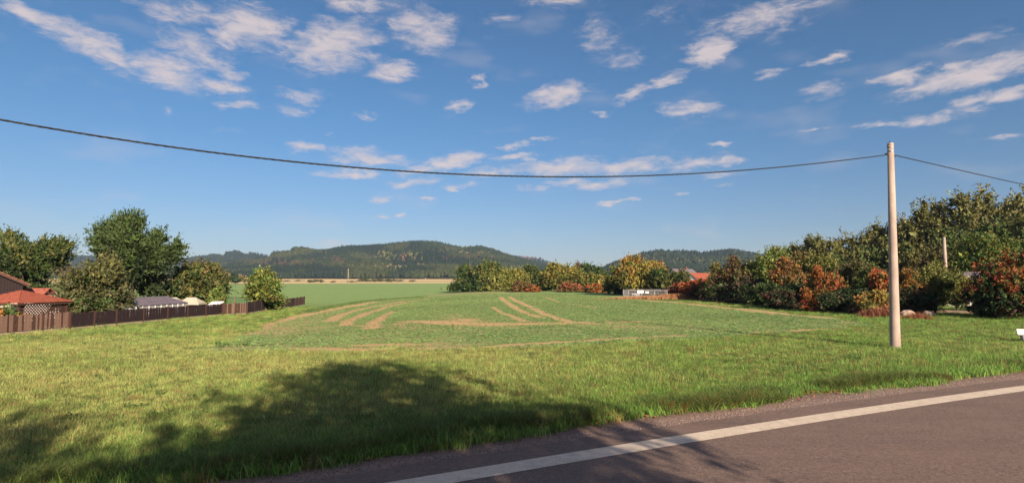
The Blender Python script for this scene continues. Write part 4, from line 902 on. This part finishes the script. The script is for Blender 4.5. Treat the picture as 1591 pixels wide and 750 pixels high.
# ------------------------------------------------------------------ plank fences round the gardens
board_me = {}
def board_mesh(mat_):
    if mat_.name not in board_me:
        m_ = MB(); m_.box(-.5, .5, -.5, .5, 0, 1); me = bpy.data.meshes.new('board'); me.from_pydata(m_.v, [], m_.f)
        me.materials.append(mat_); board_me[mat_.name] = me
    return board_me[mat_.name]
def plank_fence(label, pix, h, mats, post_mat, pitch=.125, bw=.108, gap_post=2.4, plinth=.16, group='plank fences round the gardens', hvar=.03, rng_seed=1):
    rg_ = random.Random(rng_seed); P_ = [gp(*p) if not isinstance(p, Vector) else p for p in pix]
    root = empty('plank_fence', P_[0]); tag(root, label, 'fence', group); o0 = P_[0]
    mp, mr, mt = MB(), MB(), MB(); ends = []
    for a_, b_ in zip(P_[:-1], P_[1:]):
        dv = Vector((b_.x - a_.x, b_.y - a_.y, 0)); L_ = dv.length; dv.normalize(); yaw = math.atan2(dv.y, dv.x); nv = Vector((dv.y, -dv.x, 0))
        zf = lambda q: float(H(a_.x + dv.x * q, a_.y + dv.y * q))
        npst = max(1, round(L_ / gap_post))
        for i in range(npst + 1):
            q = L_ * i / npst
            if any((Vector((a_.x + dv.x * q, a_.y + dv.y * q, 0)) - e).length < .3 for e in ends): continue
            p = Vector((a_.x + dv.x * q, a_.y + dv.y * q, 0)); ends.append(p); m_ = MB(); z_ = zf(q) - o0.z
            M_ = Matrix.Translation(Vector((p.x - o0.x, p.y - o0.y, z_))) @ Matrix.Rotation(yaw, 4, 'Z')
            m_.box(-.06, .06, -.05, .09, -.2, h + .06 + plinth, M_); m_.build('post', post_mat, root)
        for hz in (.22, .78):
            za, zb = zf(0) - o0.z + plinth + h * hz, zf(L_) - o0.z + plinth + h * hz
            mr.bar((a_.x - o0.x - nv.x * -.0 + nv.x * -.03, a_.y - o0.y + nv.y * -.03, za), (b_.x - o0.x + nv.x * -.03, b_.y - o0.y + nv.y * -.03, zb), .04, .08)
        if plinth:
            mp.bar((a_.x - o0.x, a_.y - o0.y, zf(0) - o0.z + plinth * .5 - .03), (b_.x - o0.x, b_.y - o0.y, zf(L_) - o0.z + plinth * .5 - .03), .09, plinth)
        k = 0; q = pitch * .6
        while q < L_ - .02:
            o = bpy.data.objects.new('board', board_mesh(mats[rg_.randrange(len(mats))])); C.objects.link(o); o.parent = root
            x_, y_ = a_.x + dv.x * q + nv.x * .012, a_.y + dv.y * q + nv.y * .012
            o.location = (x_ - o0.x, y_ - o0.y, float(H(x_, y_)) - o0.z + plinth + .01); o.rotation_euler = (rg_.gauss(0, .008), rg_.gauss(0, .012), yaw)
            o.scale = (bw * rg_.uniform(.85, 1.05), .02, h * (1 + rg_.uniform(-hvar, hvar))); q += pitch
    mr.build('rail', post_mat, root)
    if plinth: mp.build('plinth', M_plinth, root)
    return root
plank_fence('weathered reddish plank fence in front of the gazebo', [(-70,526),(-20,522.5),(20,519),(106,511.5)], .98, [M_wood_worn, M_wood_red, M_wood_worn], M_wood_red, hvar=.06, rng_seed=1)
plank_fence('long dark brown plank fence between the gazebo and the gate', [(108,512),(180,505),(260,497.5),(345,489.5)], .92, [M_wood_dark], M_wood_red, rng_seed=2)
plank_fence('faded red plank gate section beside the fence corner', [(346,490),(383,488)], .92, [M_wood_red, M_wood_worn, M_wood_red], M_wood_red, gap_post=1.6, rng_seed=3)
plank_fence('dark plank fence running back from the corner to the field', [(384,488),(432,479)], 1.02, [M_wood_dark], M_wood_red, rng_seed=4)
plank_fence('gappy red brown plank fence at the field corner', [(432,479),(455,476),(473,472.5)], 1.02, [M_wood_red, M_wood_dark], M_wood_dark, pitch=.17, plinth=.05, rng_seed=5)
def bar_fence(label, A_, B_, h, mat_, postm, pitch=.14):
    root = empty('bar_fence', A_); tag(root, label, 'fence'); v = B_ - A_; L_ = Vector((v.x, v.y, 0)).length; dv = v / L_
    m_ = MB(); n = int(L_ / pitch)
    for i in range(n):
        p = dv * (i * pitch + .05); m_.box(p.x - .02, p.x + .02, p.y - .012, p.y + .012, p.z + .08, p.z + h)
    tag(m_.build('bar', mat_, root), kind='stuff')
    m_ = MB()
    for z_ in (.2, h - .15): m_.bar(Vector((0, .03, z_)), v + Vector((0, .03, z_)), .04, .05)
    m_.build('rail', mat_, root)
    for i in range(int(L_ / 2.5) + 1):
        p = dv * (i * 2.5); m_ = MB(); m_.box(p.x - .06, p.x + .06, p.y - .04, p.y + .08, p.z - .1, p.z + h + .1); m_.build('post', postm, root)
a_ = Vector((xat(190, 78), 78, float(H(xat(190, 78), 78)))); b_ = Vector((xat(396, 74), 74, float(H(xat(396, 74), 74))))
bar_fence('dark green bar fence at the back of the garden plots', a_, b_, 1.25, M_green, M_wood_worn)

# ------------------------------------------------------------------ gazebo
def P3(px, py, d): v_ = at(px, py, d); return v_
gx, gy = xat(38, 41.2), 41.2; gz = float(H(gx, gy))
gaz = empty('gazebo', (gx, gy, gz), R(45 + math.degrees(math.atan2(-gx, gy)) - 2)); tag(gaz, 'open wooden gazebo with a red orange pyramid roof behind the fence', 'gazebo')
hw, ez, apz = 2.1, zat(470.5, 39.1) - gz, zat(450.5, 41.2) - gz
# four roof faces, each of overlapping shingle courses
for k in range(4):
    m_ = MB(); rot = Matrix.Rotation(k * math.pi / 2, 4, 'Z'); nc = 9
    for c_ in range(nc):
        f0, f1 = c_ / nc, (c_ + 1) / nc; w0, w1 = hw * (1 - f0), hw * (1 - f1) ; z0, z1 = ez + (apz - ez) * f0, ez + (apz - ez) * f1
        vs = [(-w0, -w0 - .02, z0 + .035), (w0, -w0 - .02, z0 + .035), (w1, -w1, z1 + .01), (-w1, -w1, z1 + .01), (-w0, -w0 - .02, z0 - .01), (w0, -w0 - .02, z0 - .01)]
        m_.add([rot @ Vector(v_) for v_ in vs], [(0, 1, 2, 3), (4, 5, 1, 0)])
    m_.build('roof_slope', M_tile, gaz)
m_ = MB()
for k in range(4):
    rot = Matrix.Rotation(k * math.pi / 2, 4, 'Z'); a_, b_ = rot @ Vector((-hw, -hw, ez - .05)), rot @ Vector((hw, -hw, ez - .05)); m_.bar(a_ * .97, b_ * .97, .04, .12)
m_.build('fascia', M_wood_red, gaz)
for sx in (-1, 1):
    for sy in (-1, 1):
        m_ = MB(); x_, y_ = sx * (hw - .28), sy * (hw - .28); m_.box(x_ - .07, x_ + .07, y_ - .07, y_ + .07, -.1, ez - .02); m_.build('post', M_wood_red, gaz)
        m_ = MB(); m_.bar((x_, y_, ez - .5), (x_ - sx * .42, y_, ez - .06), .05, .07); m_.bar((x_, y_, ez - .5), (x_, y_ - sy * .42, ez - .06), .05, .07); m_.build('brace', M_wood_red, gaz)
def lattice(name, a_, b_, z0, z1, parent, mat_, n=9):
    a_, b_ = Vector(a_), Vector(b_); v_ = b_ - a_; L_ = v_.length; dv = v_ / L_; m_ = MB(); st = .21
    nn_ = int((L_ + (z1 - z0)) / st)
    for s_ in (1, -1):
        for i in range(nn_ + 1):
            q0 = i * st - (z1 - z0)
            pts = []
            for q, z_ in ((q0, z0), (q0 + (z1 - z0), z1)):
                pts.append((q, z_))
            (qa, za), (qb, zb) = pts
            if qa < 0: za += -qa; qa = 0
            if qb > L_: zb -= qb - L_; qb = L_
            if zb - za < .05: continue
            if s_ < 0: qa, qb = L_ - qa, L_ - qb
            m_.bar(a_ + dv * qa + Vector((0, 0, za)) + Vector((dv.y, -dv.x, 0)) * .012 * s_, a_ + dv * qb + Vector((0, 0, zb)) + Vector((dv.y, -dv.x, 0)) * .012 * s_, .025, .062)
    m_.build(name, mat_, parent)
    m_ = MB()
    for z_ in (z0, z1): m_.bar(a_ + Vector((0, 0, z_)), b_ + Vector((0, 0, z_)), .06, .07)
    m_.build('lattice_frame', mat_, parent)
q = hw - .28
lattice('lattice', (-q + .1, -q, 0), (q - .1, -q, 0), .85, ez - .12, gaz, M_wood_red)
m_ = MB()
for k in range(4):
    rot = Matrix.Rotation(k * math.pi / 2, 4, 'Z'); m_.bar(rot @ Vector((-q, -q, .45)), rot @ Vector((q, -q, .45)), .05, .1)
m_.build('rail', M_wood_red, gaz)
gaz_c = Vector((gx, gy, gz))
# pale shed wall behind the lattice
def shed(name, label, cat, c, yaw, L_, W_, wall_h, ridge_h, wallm, roofm, ov=.25, doors=True, flat=False, chimney=None, windows=()):
    c = Vector(c); root = empty(name, (c.x, c.y, float(H(c.x, c.y))), yaw); tag(root, label, cat)
    m_ = MB(); hl, hw_ = L_ / 2, W_ / 2
    m_.add([(-hl, -hw_, -.3), (hl, -hw_, -.3), (hl, hw_, -.3), (-hl, hw_, -.3), (-hl, -hw_, wall_h), (hl, -hw_, wall_h), (hl, hw_, wall_h), (-hl, hw_, wall_h), (-hl, 0, ridge_h), (hl, 0, ridge_h)],
           [(0, 1, 5, 4), (2, 3, 7, 6), (0, 4, 8, 7, 3), (1, 2, 6, 9, 5)])
    m_.build('wall', wallm, root)
    sl = (ridge_h - wall_h) / hw_
    for s_ in (-1, 1):
        m_ = MB(); ncr = max(4, int(hw_ / .4))
        for c_ in range(ncr):
            y0, y1 = (hw_ + ov) * (1 - c_ / ncr), (hw_ + ov) * (1 - (c_ + 1) / ncr)
            z0, z1 = ridge_h - sl * y0, ridge_h - sl * y1
            vs = [(-hl - ov, s_ * y0, z0 + .09), (hl + ov, s_ * y0, z0 + .09), (hl + ov, s_ * y1, z1 + .05), (-hl - ov, s_ * y1, z1 + .05), (-hl - ov, s_ * y0, z0 + .01), (hl + ov, s_ * y0, z0 + .01), (hl + ov, s_ * y1, z1 + .012), (-hl - ov, s_ * y1, z1 + .012)]
            m_.add(vs, [(0, 1, 2, 3), (4, 5, 1, 0), (0, 3, 7, 4), (1, 5, 6, 2)])
        m_.build('roof', roofm, root)
    for (x_, z_, w_, h_, side) in windows:    # on the -y side (0), the -x gable (1) or the +x gable (2)
        m_ = MB(); g_ = MB()
        if side == 0: m_.box(x_ - w_ / 2 - .06, x_ + w_ / 2 + .06, -hw_ - .05, -hw_ + .02, z_ - .06, z_ + h_ + .06); g_.box(x_ - w_ / 2, x_ + w_ / 2, -hw_ - .065, -hw_ - .03, z_, z_ + h_)
        elif side == 1: m_.box(-hl - .05, -hl + .02, x_ - w_ / 2 - .06, x_ + w_ / 2 + .06, z_ - .06, z_ + h_ + .06); g_.box(-hl - .065, -hl - .03, x_ - w_ / 2, x_ + w_ / 2, z_, z_ + h_)
        else: m_.box(hl - .02, hl + .05, x_ - w_ / 2 - .06, x_ + w_ / 2 + .06, z_ - .06, z_ + h_ + .06); g_.box(hl + .03, hl + .065, x_ - w_ / 2, x_ + w_ / 2, z_, z_ + h_)
        wo = m_.build('window', M_white, root); g_.build('pane', M_glass, wo)
    if chimney:
        x_, y_, top_ = chimney; m_ = MB(); m_.box(x_ - .25, x_ + .25, y_ - .25, y_ + .25, wall_h, top_); m_.box(x_ - .3, x_ + .3, y_ - .3, y_ + .3, top_, top_ + .1); m_.build('chimney', M_tileold, root)
    return root
shed('shed', 'pale rendered shed seen through the gazebo lattice', 'shed', (xat(66, 48), 48, 0), 0.25, 4.2, 2.6, 1.75, 2.0, M_dull, M_tan, windows=[(-1, .8, .6, .6, 0)])
# barn at the left edge: dark planked gable, roof verge falling to the right
bd = 47.0; bz = float(H(xat(0, bd), bd)); barn = empty('barn', (xat(-60, bd), bd, bz), R(41)); tag(barn, 'dark timber barn with a low brown roof at the left edge', 'barn')
rz_ = zat(398, bd) - bz; ex, ezz = 4.45, zat(443, bd + 2.9) - bz; sl = (rz_ - ezz) / ex; dl = 7.0
m_ = MB(); wv = ex - .45
m_.add([(-wv, 0, -.3), (wv, 0, -.3), (wv, 0, rz_ - sl * wv), (0, 0, rz_), (-wv, 0, rz_ - sl * wv), (-wv, dl, -.3), (wv, dl, -.3), (wv, dl, rz_ - sl * wv), (0, dl, rz_), (-wv, dl, rz_ - sl * wv)],
       [(0, 1, 2, 3, 4), (6, 5, 9, 8, 7), (1, 6, 7, 2), (5, 0, 4, 9)]); m_.build('wall', M_wood_dark, barn)
for s_ in (-1, 1):
    m_ = MB()
    for c_ in range(10):
        f0, f1 = (10 - c_) / 10, (9 - c_) / 10; x0_, x1_ = s_ * ex * f0, s_ * ex * f1; z0_, z1_ = rz_ - sl * ex * f0, rz_ - sl * ex * f1
        m_.add([(x0_, -.35, z0_ + .12), (x0_, dl + .3, z0_ + .12), (x1_, dl + .3, z1_ + .08), (x1_, -.35, z1_ + .08), (x0_, -.35, z0_ + .02), (x1_, -.35, z1_ + .02), (x0_, dl + .3, z0_ + .02)], [(0, 1, 2, 3), (0, 3, 5, 4), (0, 4, 6, 1)])
    m_.build('roof', M_tileold, barn)
    m_ = MB(); m_.bar((0, -.38, rz_ - .06), (s_ * ex, -.38, rz_ - sl * ex - .06), .03, .2); m_.build('bargeboard', M_wood_red, barn)
k = 0; x_ = -wv + .1
bm_ = board_mesh(M_wood_dark)
while x_ < wv - .05:
    zt = rz_ - sl * abs(x_) - .05; o = bpy.data.objects.new('board', bm_); C.objects.link(o); o.parent = barn; o.location = (x_, -.03, 0); o.scale = (.17, .025 + .01 * (k % 2), zt); x_ += .2; k += 1
shed('outbuilding', 'low tan roofed outbuilding between barn and fruit tree', 'outbuilding', (xat(92, 56), 58, 0), 0.0, 4.6, 5.0, 1.15, 2.35, M_lime, M_tan, ov=.35)
shed('garden_hut', 'small dark red roofed hut behind the gazebo', 'hut', (xat(66, 54), 53.5, 0), 0.1, 2.2, 2.0, 1.9, 2.55, M_tileold, M_tileold, ov=.2)

# greenhouse, tents, white cover
def greenhouse():
    c = Vector((-32.6, 51.2, 0)); z0_ = float(H(c.x, c.y)); d_ = 51.2
    yaw = R(90); root = empty('greenhouse', (c.x, c.y, z0_), yaw); tag(root, 'long low greenhouse with a grey violet roof and glazed front', 'greenhouse')
    L_ = 10.4; hl = L_ / 2; eh, rh = zat(473.5, d_) - z0_, zat(462.8, d_) - z0_
    n = 12; cl = lambda q_: max(-hl + 1.2, min(hl - 1.2, q_))
    for i in range(n):     # roof sheets
        a_, b_ = -hl + L_ * i / n, -hl + L_ * (i + 1) / n - .03
        m_ = MB(); m_.add([(a_, -1.3, eh), (b_, -1.3, eh), (cl(b_), 0, rh), (cl(a_), 0, rh), (a_, -1.3, eh + .02), (b_, -1.3, eh + .02), (cl(b_), 0, rh + .02), (cl(a_), 0, rh + .02)], [(0, 3, 2, 1), (4, 5, 6, 7), (0, 1, 5, 4), (2, 3, 7, 6), (1, 2, 6, 5), (3, 0, 4, 7)]); m_.build('roof_sheet', M_slate, root)
        m_ = MB(); m_.box(a_ + .03, b_ - .02, -1.23, -1.21, .3, eh - .04); m_.build('pane', M_gh, root)
        m_ = MB(); m_.box(a_ - .03, a_ + .03, -1.26, -1.18, 0, eh); m_.build('upright', M_white, root)
    m_ = MB(); m_.add([(-hl + 1.2, 0, rh), (hl - 1.2, 0, rh), (hl, 1.3, eh), (-hl, 1.3, eh)], [(0, 1, 2, 3)]); [m_.add([(s_ * hl, -1.3, eh), (s_ * hl, 1.3, eh), (s_ * (hl - 1.2), 0, rh)], [(0, 1, 2)]) for s_ in (-1, 1)]; m_.build('rear_roof', M_slate, root)
    m_ = MB(); m_.box(-hl, hl, -1.25, -1.15, 0, .3); m_.box(-hl, hl, 1.15, 1.25, 0, eh - .02)
    for s_ in (-1, 1): m_.add([(s_ * hl, -1.2, 0), (s_ * hl, 1.2, 0), (s_ * hl, 1.2, eh - .02), (s_ * hl, -1.2, eh - .02)], [(0, 1, 2, 3)])
    m_.build('wall', M_grey, root)
    m_ = MB(); m_.box(-hl + 1.2, hl - 1.2, -.06, .06, rh + .02, rh + .08); m_.build('ridge_cap', M_grey, root)
greenhouse()
def tent(label, px, ty, ey, wpx, d_, top_frac, slats=True):
    x_ = xat(px, d_); z0_ = float(H(x_, d_)); root = empty('canopy_tent', (x_, d_, z0_), .15); tag(root, label, 'canopy', 'pale pyramid topped garden canopies')
    h1, h2, r_ = zat(ey, d_) - z0_, zat(ty, d_) - z0_, wpx / F * d_ / 2; rt = r_ * top_frac
    for k in range(4):
        rot = Matrix.Rotation(k * math.pi / 2, 4, 'Z'); m_ = MB()
        vs = [(-r_, -r_, h1), (r_, -r_, h1), (rt, -.05, h2), (-rt, -.05, h2)] if k % 2 == 0 else [(-r_, -r_, h1), (r_, -r_, h1), (.0, -rt, h2)]
        vs = [rot @ Vector(v_) for v_ in vs]; vs2 = [v_ + Vector((0, 0, .03)) for v_ in vs]
        m_.add(vs + vs2, [tuple(range(len(vs)))[::-1], tuple(range(len(vs), 2 * len(vs)))]); m_.build('roof_slope', M_canvas, root)
        m_ = MB(); p = rot @ Vector((-r_ + .08, -r_ + .08, 0)); m_.box(p.x - .04, p.x + .04, p.y - .04, p.y + .04, 0, h1); m_.build('post', M_wood_worn, root)
        m_ = MB(); a_, b_ = rot @ Vector((-r_, -r_, h1 - .05)), rot @ Vector((r_, -r_, h1 - .05)); m_.bar(a_, b_, .03, .12); m_.build('valance', M_canvas, root)
    m_ = MB(); m_.box(-rt - .02, rt + .02, -.05, .05, h2, h2 + .05); m_.build('ridge', M_canvas, root)
tent('pale canopy with a pyramid roof, the one next to the white cover', 301, 462.5, 471, 32, 60, .42)
tent('pale pyramid canopy half hidden behind the greenhouse', 271, 462.5, 471, 32, 61, .42)
tent('low pale canopy roof behind the greenhouse under the walnut tree', 236, 462, 466, 24, 66, .6)
wc_ = at(333, 472.5, 55.5); root = empty('cold_frame', (wc_.x, wc_.y, float(H(wc_.x, wc_.y))), .1); tag(root, 'bright white slanting cold frame lid beside the faded gate', 'cold frame')
h0, h1 = zat(476.5, 55) - root.location.z, zat(468.5, 55.8) - root.location.z
m_ = MB(); m_.add([(-.65, -.5, h0), (.45, -.5, h0), (.68, .6, h1), (-.42, .6, h1), (-.65, -.5, h0 + .03), (.45, -.5, h0 + .03), (.68, .6, h1 + .03), (-.42, .6, h1 + .03)], [(3, 2, 1, 0), (4, 5, 6, 7), (0, 1, 5, 4), (1, 2, 6, 5), (2, 3, 7, 6), (3, 0, 4, 7)]); m_.build('lid', M_white, root)
m_ = MB(); m_.box(-.55, .5, -.4, .5, 0, h0 - .02); m_.build('box', M_wood_red, root)

# ------------------------------------------------------------------ small wire enclosure by the far hedge
ed = 84.0; ex0, ex1 = xat(975.5, ed), xat(1035, ed); root = empty('wire_enclosure', (ex0, ed, 0)); tag(root, 'small galvanised mesh enclosure with two pale signs at the crop edge', 'enclosure')
W_ = ex1 - ex0; Dp = 4.0; hE = zat(450, ed)
cor = [(0, 0), (W_ / 3, 0), (2 * W_ / 3, 0), (W_, 0), (0, Dp), (W_, Dp), (W_ / 2, Dp)]
for x_, y_ in cor:
    m_ = MB(); m_.tube([(x_, y_, -.1), (x_, y_, hE + .06)], .055, 8); m_.build('post', M_steel, root, smooth=True)
def mesh_panel(a_, b_):
    a_, b_ = Vector(a_), Vector(b_); v_ = b_ - a_; m_ = MB(); n = int(v_.length / .2)
    for i in range(n + 1): p = a_ + v_ * i / n; m_.bar(p + Vector((0, 0, .06)), p + Vector((0, 0, hE)), .010, .010)
    for z_ in (.08, .4, .75, 1.05, hE - .02): m_.bar(a_ + Vector((0, 0, z_)), b_ + Vector((0, 0, z_)), .02, .025)
    tag(m_.build('mesh_panel', M_steel, root))
mesh_panel((0, 0, 0), (W_, 0, 0)); mesh_panel((0, Dp, 0), (W_, Dp, 0)); mesh_panel((0, 0, 0), (0, Dp, 0)); mesh_panel((W_, 0, 0), (W_, Dp, 0))
m_ = MB(); m_.box(xat(989, ed) - ex0, xat(998.5, ed) - ex0, -.08, -.05, zat(455, ed), zat(451, ed)); m_.build('sign_plate', M_white, root)
m_ = MB(); m_.box(xat(1001.5, ed) - ex0, xat(1006.5, ed) - ex0, -.08, -.05, zat(455.5, ed), zat(452.5, ed)); m_.build('sign_plate', M_white, root)
m_ = MB(); m_.box(.8, 2.0, 1.6, 2.6, 0, .75); o = m_.build('meter_cabinet', M_grey, root, bevel=.03)

# ------------------------------------------------------------------ buildings behind the right-hand hedge
hd = 150.0; hb = shed('house', 'white gabled house with an orange tiled roof behind the red bushes', 'house', (xat(1093, hd), hd + 4, 0), .75, 10.0, 6.5, zat(437, hd), zat(424, hd + 4), M_lime, M_tile, ov=.25,
          windows=[(-3, 1.0, 1.0, .9, 0), (2, 1.0, 1.0, .9, 0), (0, 2.9, .7, .7, 1)])
shed('house', 'grey house with a dark roof and pale chimney peeping over the hedge', 'house', (xat(1064, 210), 214, 0), .5, 10.0, 7.0, zat(428, 212), zat(417.5, 212), M_grey, M_slate, chimney=(2, 0, zat(415.5, 212)), windows=[(0, 3.0, .9, .9, 0)])
shed('garage', 'white walled garage with a slate grey roof between the trees on the right', 'garage', (xat(1509, 58), 60, 0), -.35, 3.6, 4.4, zat(432, 58), zat(422.5, 60), M_lime, M_slate, chimney=(-1.2, 0, zat(414, 60)), windows=[(.8, 1.3, .8, .8, 0), (-.8, 1.3, .8, .8, 0)])
m_ = MB(); ka, kb = gp(1412, 484.5), gp(1560, 488.5); m_.bar(ka + Vector((0, 0, .08)), kb + Vector((0, 0, .08)), .35, .3); tag(m_.build('kerb_wall', M_plinth, bevel=.02), 'low pale concrete kerb behind the fruit trees', 'kerb')

# field stones and dry red brown weeds right of the pole
def stone(px, py, sx, sy, sz, seed, lb):
    p = gp(px, py); rg_ = random.Random(seed); bm_ = MB(); vs = []; n1_, n2_ = 7, 10
    for i in range(n1_ + 1):
        th_ = math.pi * i / n1_
        for j in range(n2_):
            ph = 2 * math.pi * j / n2_; k_ = 1 + rg_.uniform(-.13, .13); vs.append((sx * k_ * math.sin(th_) * math.cos(ph), sy * k_ * math.sin(th_) * math.sin(ph), sz * k_ * math.cos(th_) + sz * .6))
    fs = [(i * n2_ + j, i * n2_ + (j + 1) % n2_, (i + 1) * n2_ + (j + 1) % n2_, (i + 1) * n2_ + j)[::-1] for i in range(n1_) for j in range(n2_)]
    bm_.add(vs, fs); tag(bm_.build('boulder', M_stone, None, p, bevel=.02), lb, 'boulder')
stone(1410, 492, .55, .45, .30, 1, 'pinkish boulder just right of the concrete pole base')
stone(1444, 492, .42, .35, .26, 2, 'pale boulder right of the dry red brown weeds')
stone(1425, 497, .40, .3, .18, 3, 'low dark boulder under the dry weeds')
def weed_patch(name, label, centre, rx, ry, n, h, cols, seed, wdt=.012):
    rg_ = np.random.default_rng(seed); q = rg_.normal(0, .5, (n, 2)) * np.array([rx, ry]); x_, y_ = centre.x + q[:, 0], centre.y + q[:, 1]
    cols = np.array(cols); scatter(name, label, np.stack([x_, y_, H(x_, y_)], 1), rg_.uniform(.6, 1.3, n) * h / .5 * np.exp(-(q[:, 0] / rx) ** 2 * .5), cols[rg_.integers(0, len(cols), n)],
            [tuft_mesh('weed_tuft', 14, .5, .16, wdt * 2, .55, M_blade, rg)])
weed_patch('dry_weeds', 'red brown dried weeds around the boulders by the pole', gp(1424, 497), 1.0, .5, 130, .45, [(.26, .10, .06), (.34, .16, .08), (.20, .08, .05)], 5)
weed_patch('dry_weeds', 'red brown scrub left of the pole under the hedge', gp(1368, 493), 1.2, .6, 110, .7, [(.26, .10, .06), (.20, .08, .05)], 9)
weed_patch('dry_grass', 'straw coloured tall grass in front of the wire enclosure', gp(1006, 464.5), 5.4, .6, 700, .42, [STRAW, (.5, .27, .15)], 6, .03)
weed_patch('dry_grass', 'straw coloured grass bank right of the wire enclosure', gp(1060, 464), 5.0, 1.2, 800, .65, [STRAW, (.42, .2, .1)], 7, .03)
# darker weedy margins and clumps
EG = [gp(*p) for p in [(478,486),(520,477),(560,470),(600,465.5),(660,461)]]
npts = 900; segs = rng.integers(0, 4, npts); kk = rng.uniform(0, 1, npts); A0 = np.array([tuple(p) for p in EG]); q = A0[segs] * (1 - kk[:, None]) + A0[segs + 1] * kk[:, None]
q[:, 0] += rng.normal(-.4, .35, npts); q[:, 1] += rng.normal(0, .5, npts); q[:, 2] = H(q[:, 0], q[:, 1])
scatter('weedy_margin', 'dark green weeds along the left margin of the crop', q, rng.uniform(.7, 1.5, npts), lerpc((.09, .15, .05), (.16, .24, .08), rng.uniform(0, 1, npts)), [tuft_mesh('margin_tuft', 12, .2, .22, .05, .9, M_blade, rg)])
pts = []
for cx, cy, rx, ry, n in [(45,527,60,3,50),(95,523,45,2,30),(220,521,40,3,30),(200,536,60,5,30),(330,535,60,4,40),(1328,558,16,4,30),(1290,531,30,3,14),(640,665,90,14,90),(1060,628,80,8,120),(1180,612,60,6,110),(300,640,200,40,60),(1200,570,200,20,60)]:
    for _ in range(n): pts.append(gp(cx + random.gauss(0, rx * .5), cy + random.gauss(0, ry * .5)))
pts = np.array([tuple(p) for p in pts]); npts = len(pts)
pts = pts[road_n(pts[:, 0], pts[:, 1])[0] > 8.6]; npts = len(pts)
scatter('broadleaf_weeds', 'dark green broad leaved weed clumps in the meadow', pts, rng.uniform(.5, 1.1, npts), lerpc((.07, .13, .035), (.13, .21, .06), rng.uniform(0, 1, npts)), [rosette_mesh('dock', 10, .14, .05, M_blade, rg), tuft_mesh('clump_tuft', 20, .2, .14, .02, 1.0, M_blade, rg)])

# ------------------------------------------------------------------ slanted notice board at the right edge
sd_ = 24.6; sp = at(1579, 511, sd_); root = empty('notice_board', (sp.x, sp.y, 0), -.45); tag(root, 'low slanting white notice board with a dark framed panel at the right edge', 'notice board')
zt_, zb_ = sp.z, zat(531, sd_ - .3)
Mx = Matrix.Translation((0, 0, zt_)) @ Matrix.Rotation(R(-62), 4, 'X')
sk = Matrix.Identity(4)
m_ = MB(); m_.box(0, 1.5, -.02, .02, -.28, 0, Matrix.Translation((0, 0, zt_)) @ Matrix.Rotation(R(-35), 4, 'X')); m_.build('header', M_white, root)
yb = -.28 * math.sin(R(35)); zb2 = zt_ - .28 * math.cos(R(35))
m_ = MB(); M2 = Matrix.Translation((.06, yb, zb2)) @ Matrix.Rotation(R(-35), 4, 'X'); m_.box(0, 1.4, -.025, .015, -.30, -.01, M2); m_.build('frame', M_black, root)
m_ = MB(); m_.box(.07, 1.33, -.04, -.027, -.25, -.05, M2); m_.build('panel', M_grey, root)
for x_ in (.25, 1.25):
    m_ = MB(); m_.box(x_ - .04, x_ + .04, .0, .07, -.05, zt_ - .06); m_.build('post', M_wood_worn, root)

# ------------------------------------------------------------------ roadside tree behind the camera whose shade lies on the verge
S2 = Vector((-math.sin(SUN_AZ), -math.cos(SUN_AZ), 0)); E2 = Vector((-S2.y, S2.x, 0)) * -1     # along the shadow, and to its right
def shade_tree(label, e, s_top, h, r, seed, n, cb):
    s0 = s_top - h / math.tan(SUN_EL); p = E2 * e + S2 * s0
    make_tree('tree', label, 'tree', p.x, p.y, h, r, [GREEN, OLIVE, BGREEN], seed, int(n * .9), .14, .6, cb=cb, lobes=26, core=.3, spiky=.3, group='roadside trees behind the viewpoint', trunk_r=.2, lump=.8)
shade_tree('tallest leafy roadside tree across the road, its shade falling on the verge', 3.5, 17.8, 11.0, 2.75, 611, 18000, .12)
shade_tree('roadside tree across the road with a lower crown, left of the tallest', 1.3, 15.6, 9.8, 2.6, 614, 19000, .10)
shade_tree('smallest roadside tree across the road, the one nearest the gardens', -3.5, 13.2, 9.0, 2.5, 612, 16000, .10)
shade_tree('low roadside tree across the road in the gap of the row', -.2, 12.6, 7.8, 1.8, 615, 14000, .10)

# ------------------------------------------------------------------ haze
m_ = MB(); m_.box(-4300, 4300, -4300, 4300, -4.5, 190); t = NT('haze_air')
pv_ = t.n('ShaderNodeVolumePrincipled', {'Color': (.50, .70, 1.0, 1), 'Density': .00010, 'Anisotropy': .1})
t.t.links.new(pv_.outputs[0], t.n('ShaderNodeOutputMaterial').inputs[1])
tag(m_.build('haze', t.m), 'faint bluish morning haze lying over the valley', None, None, 'stuff')
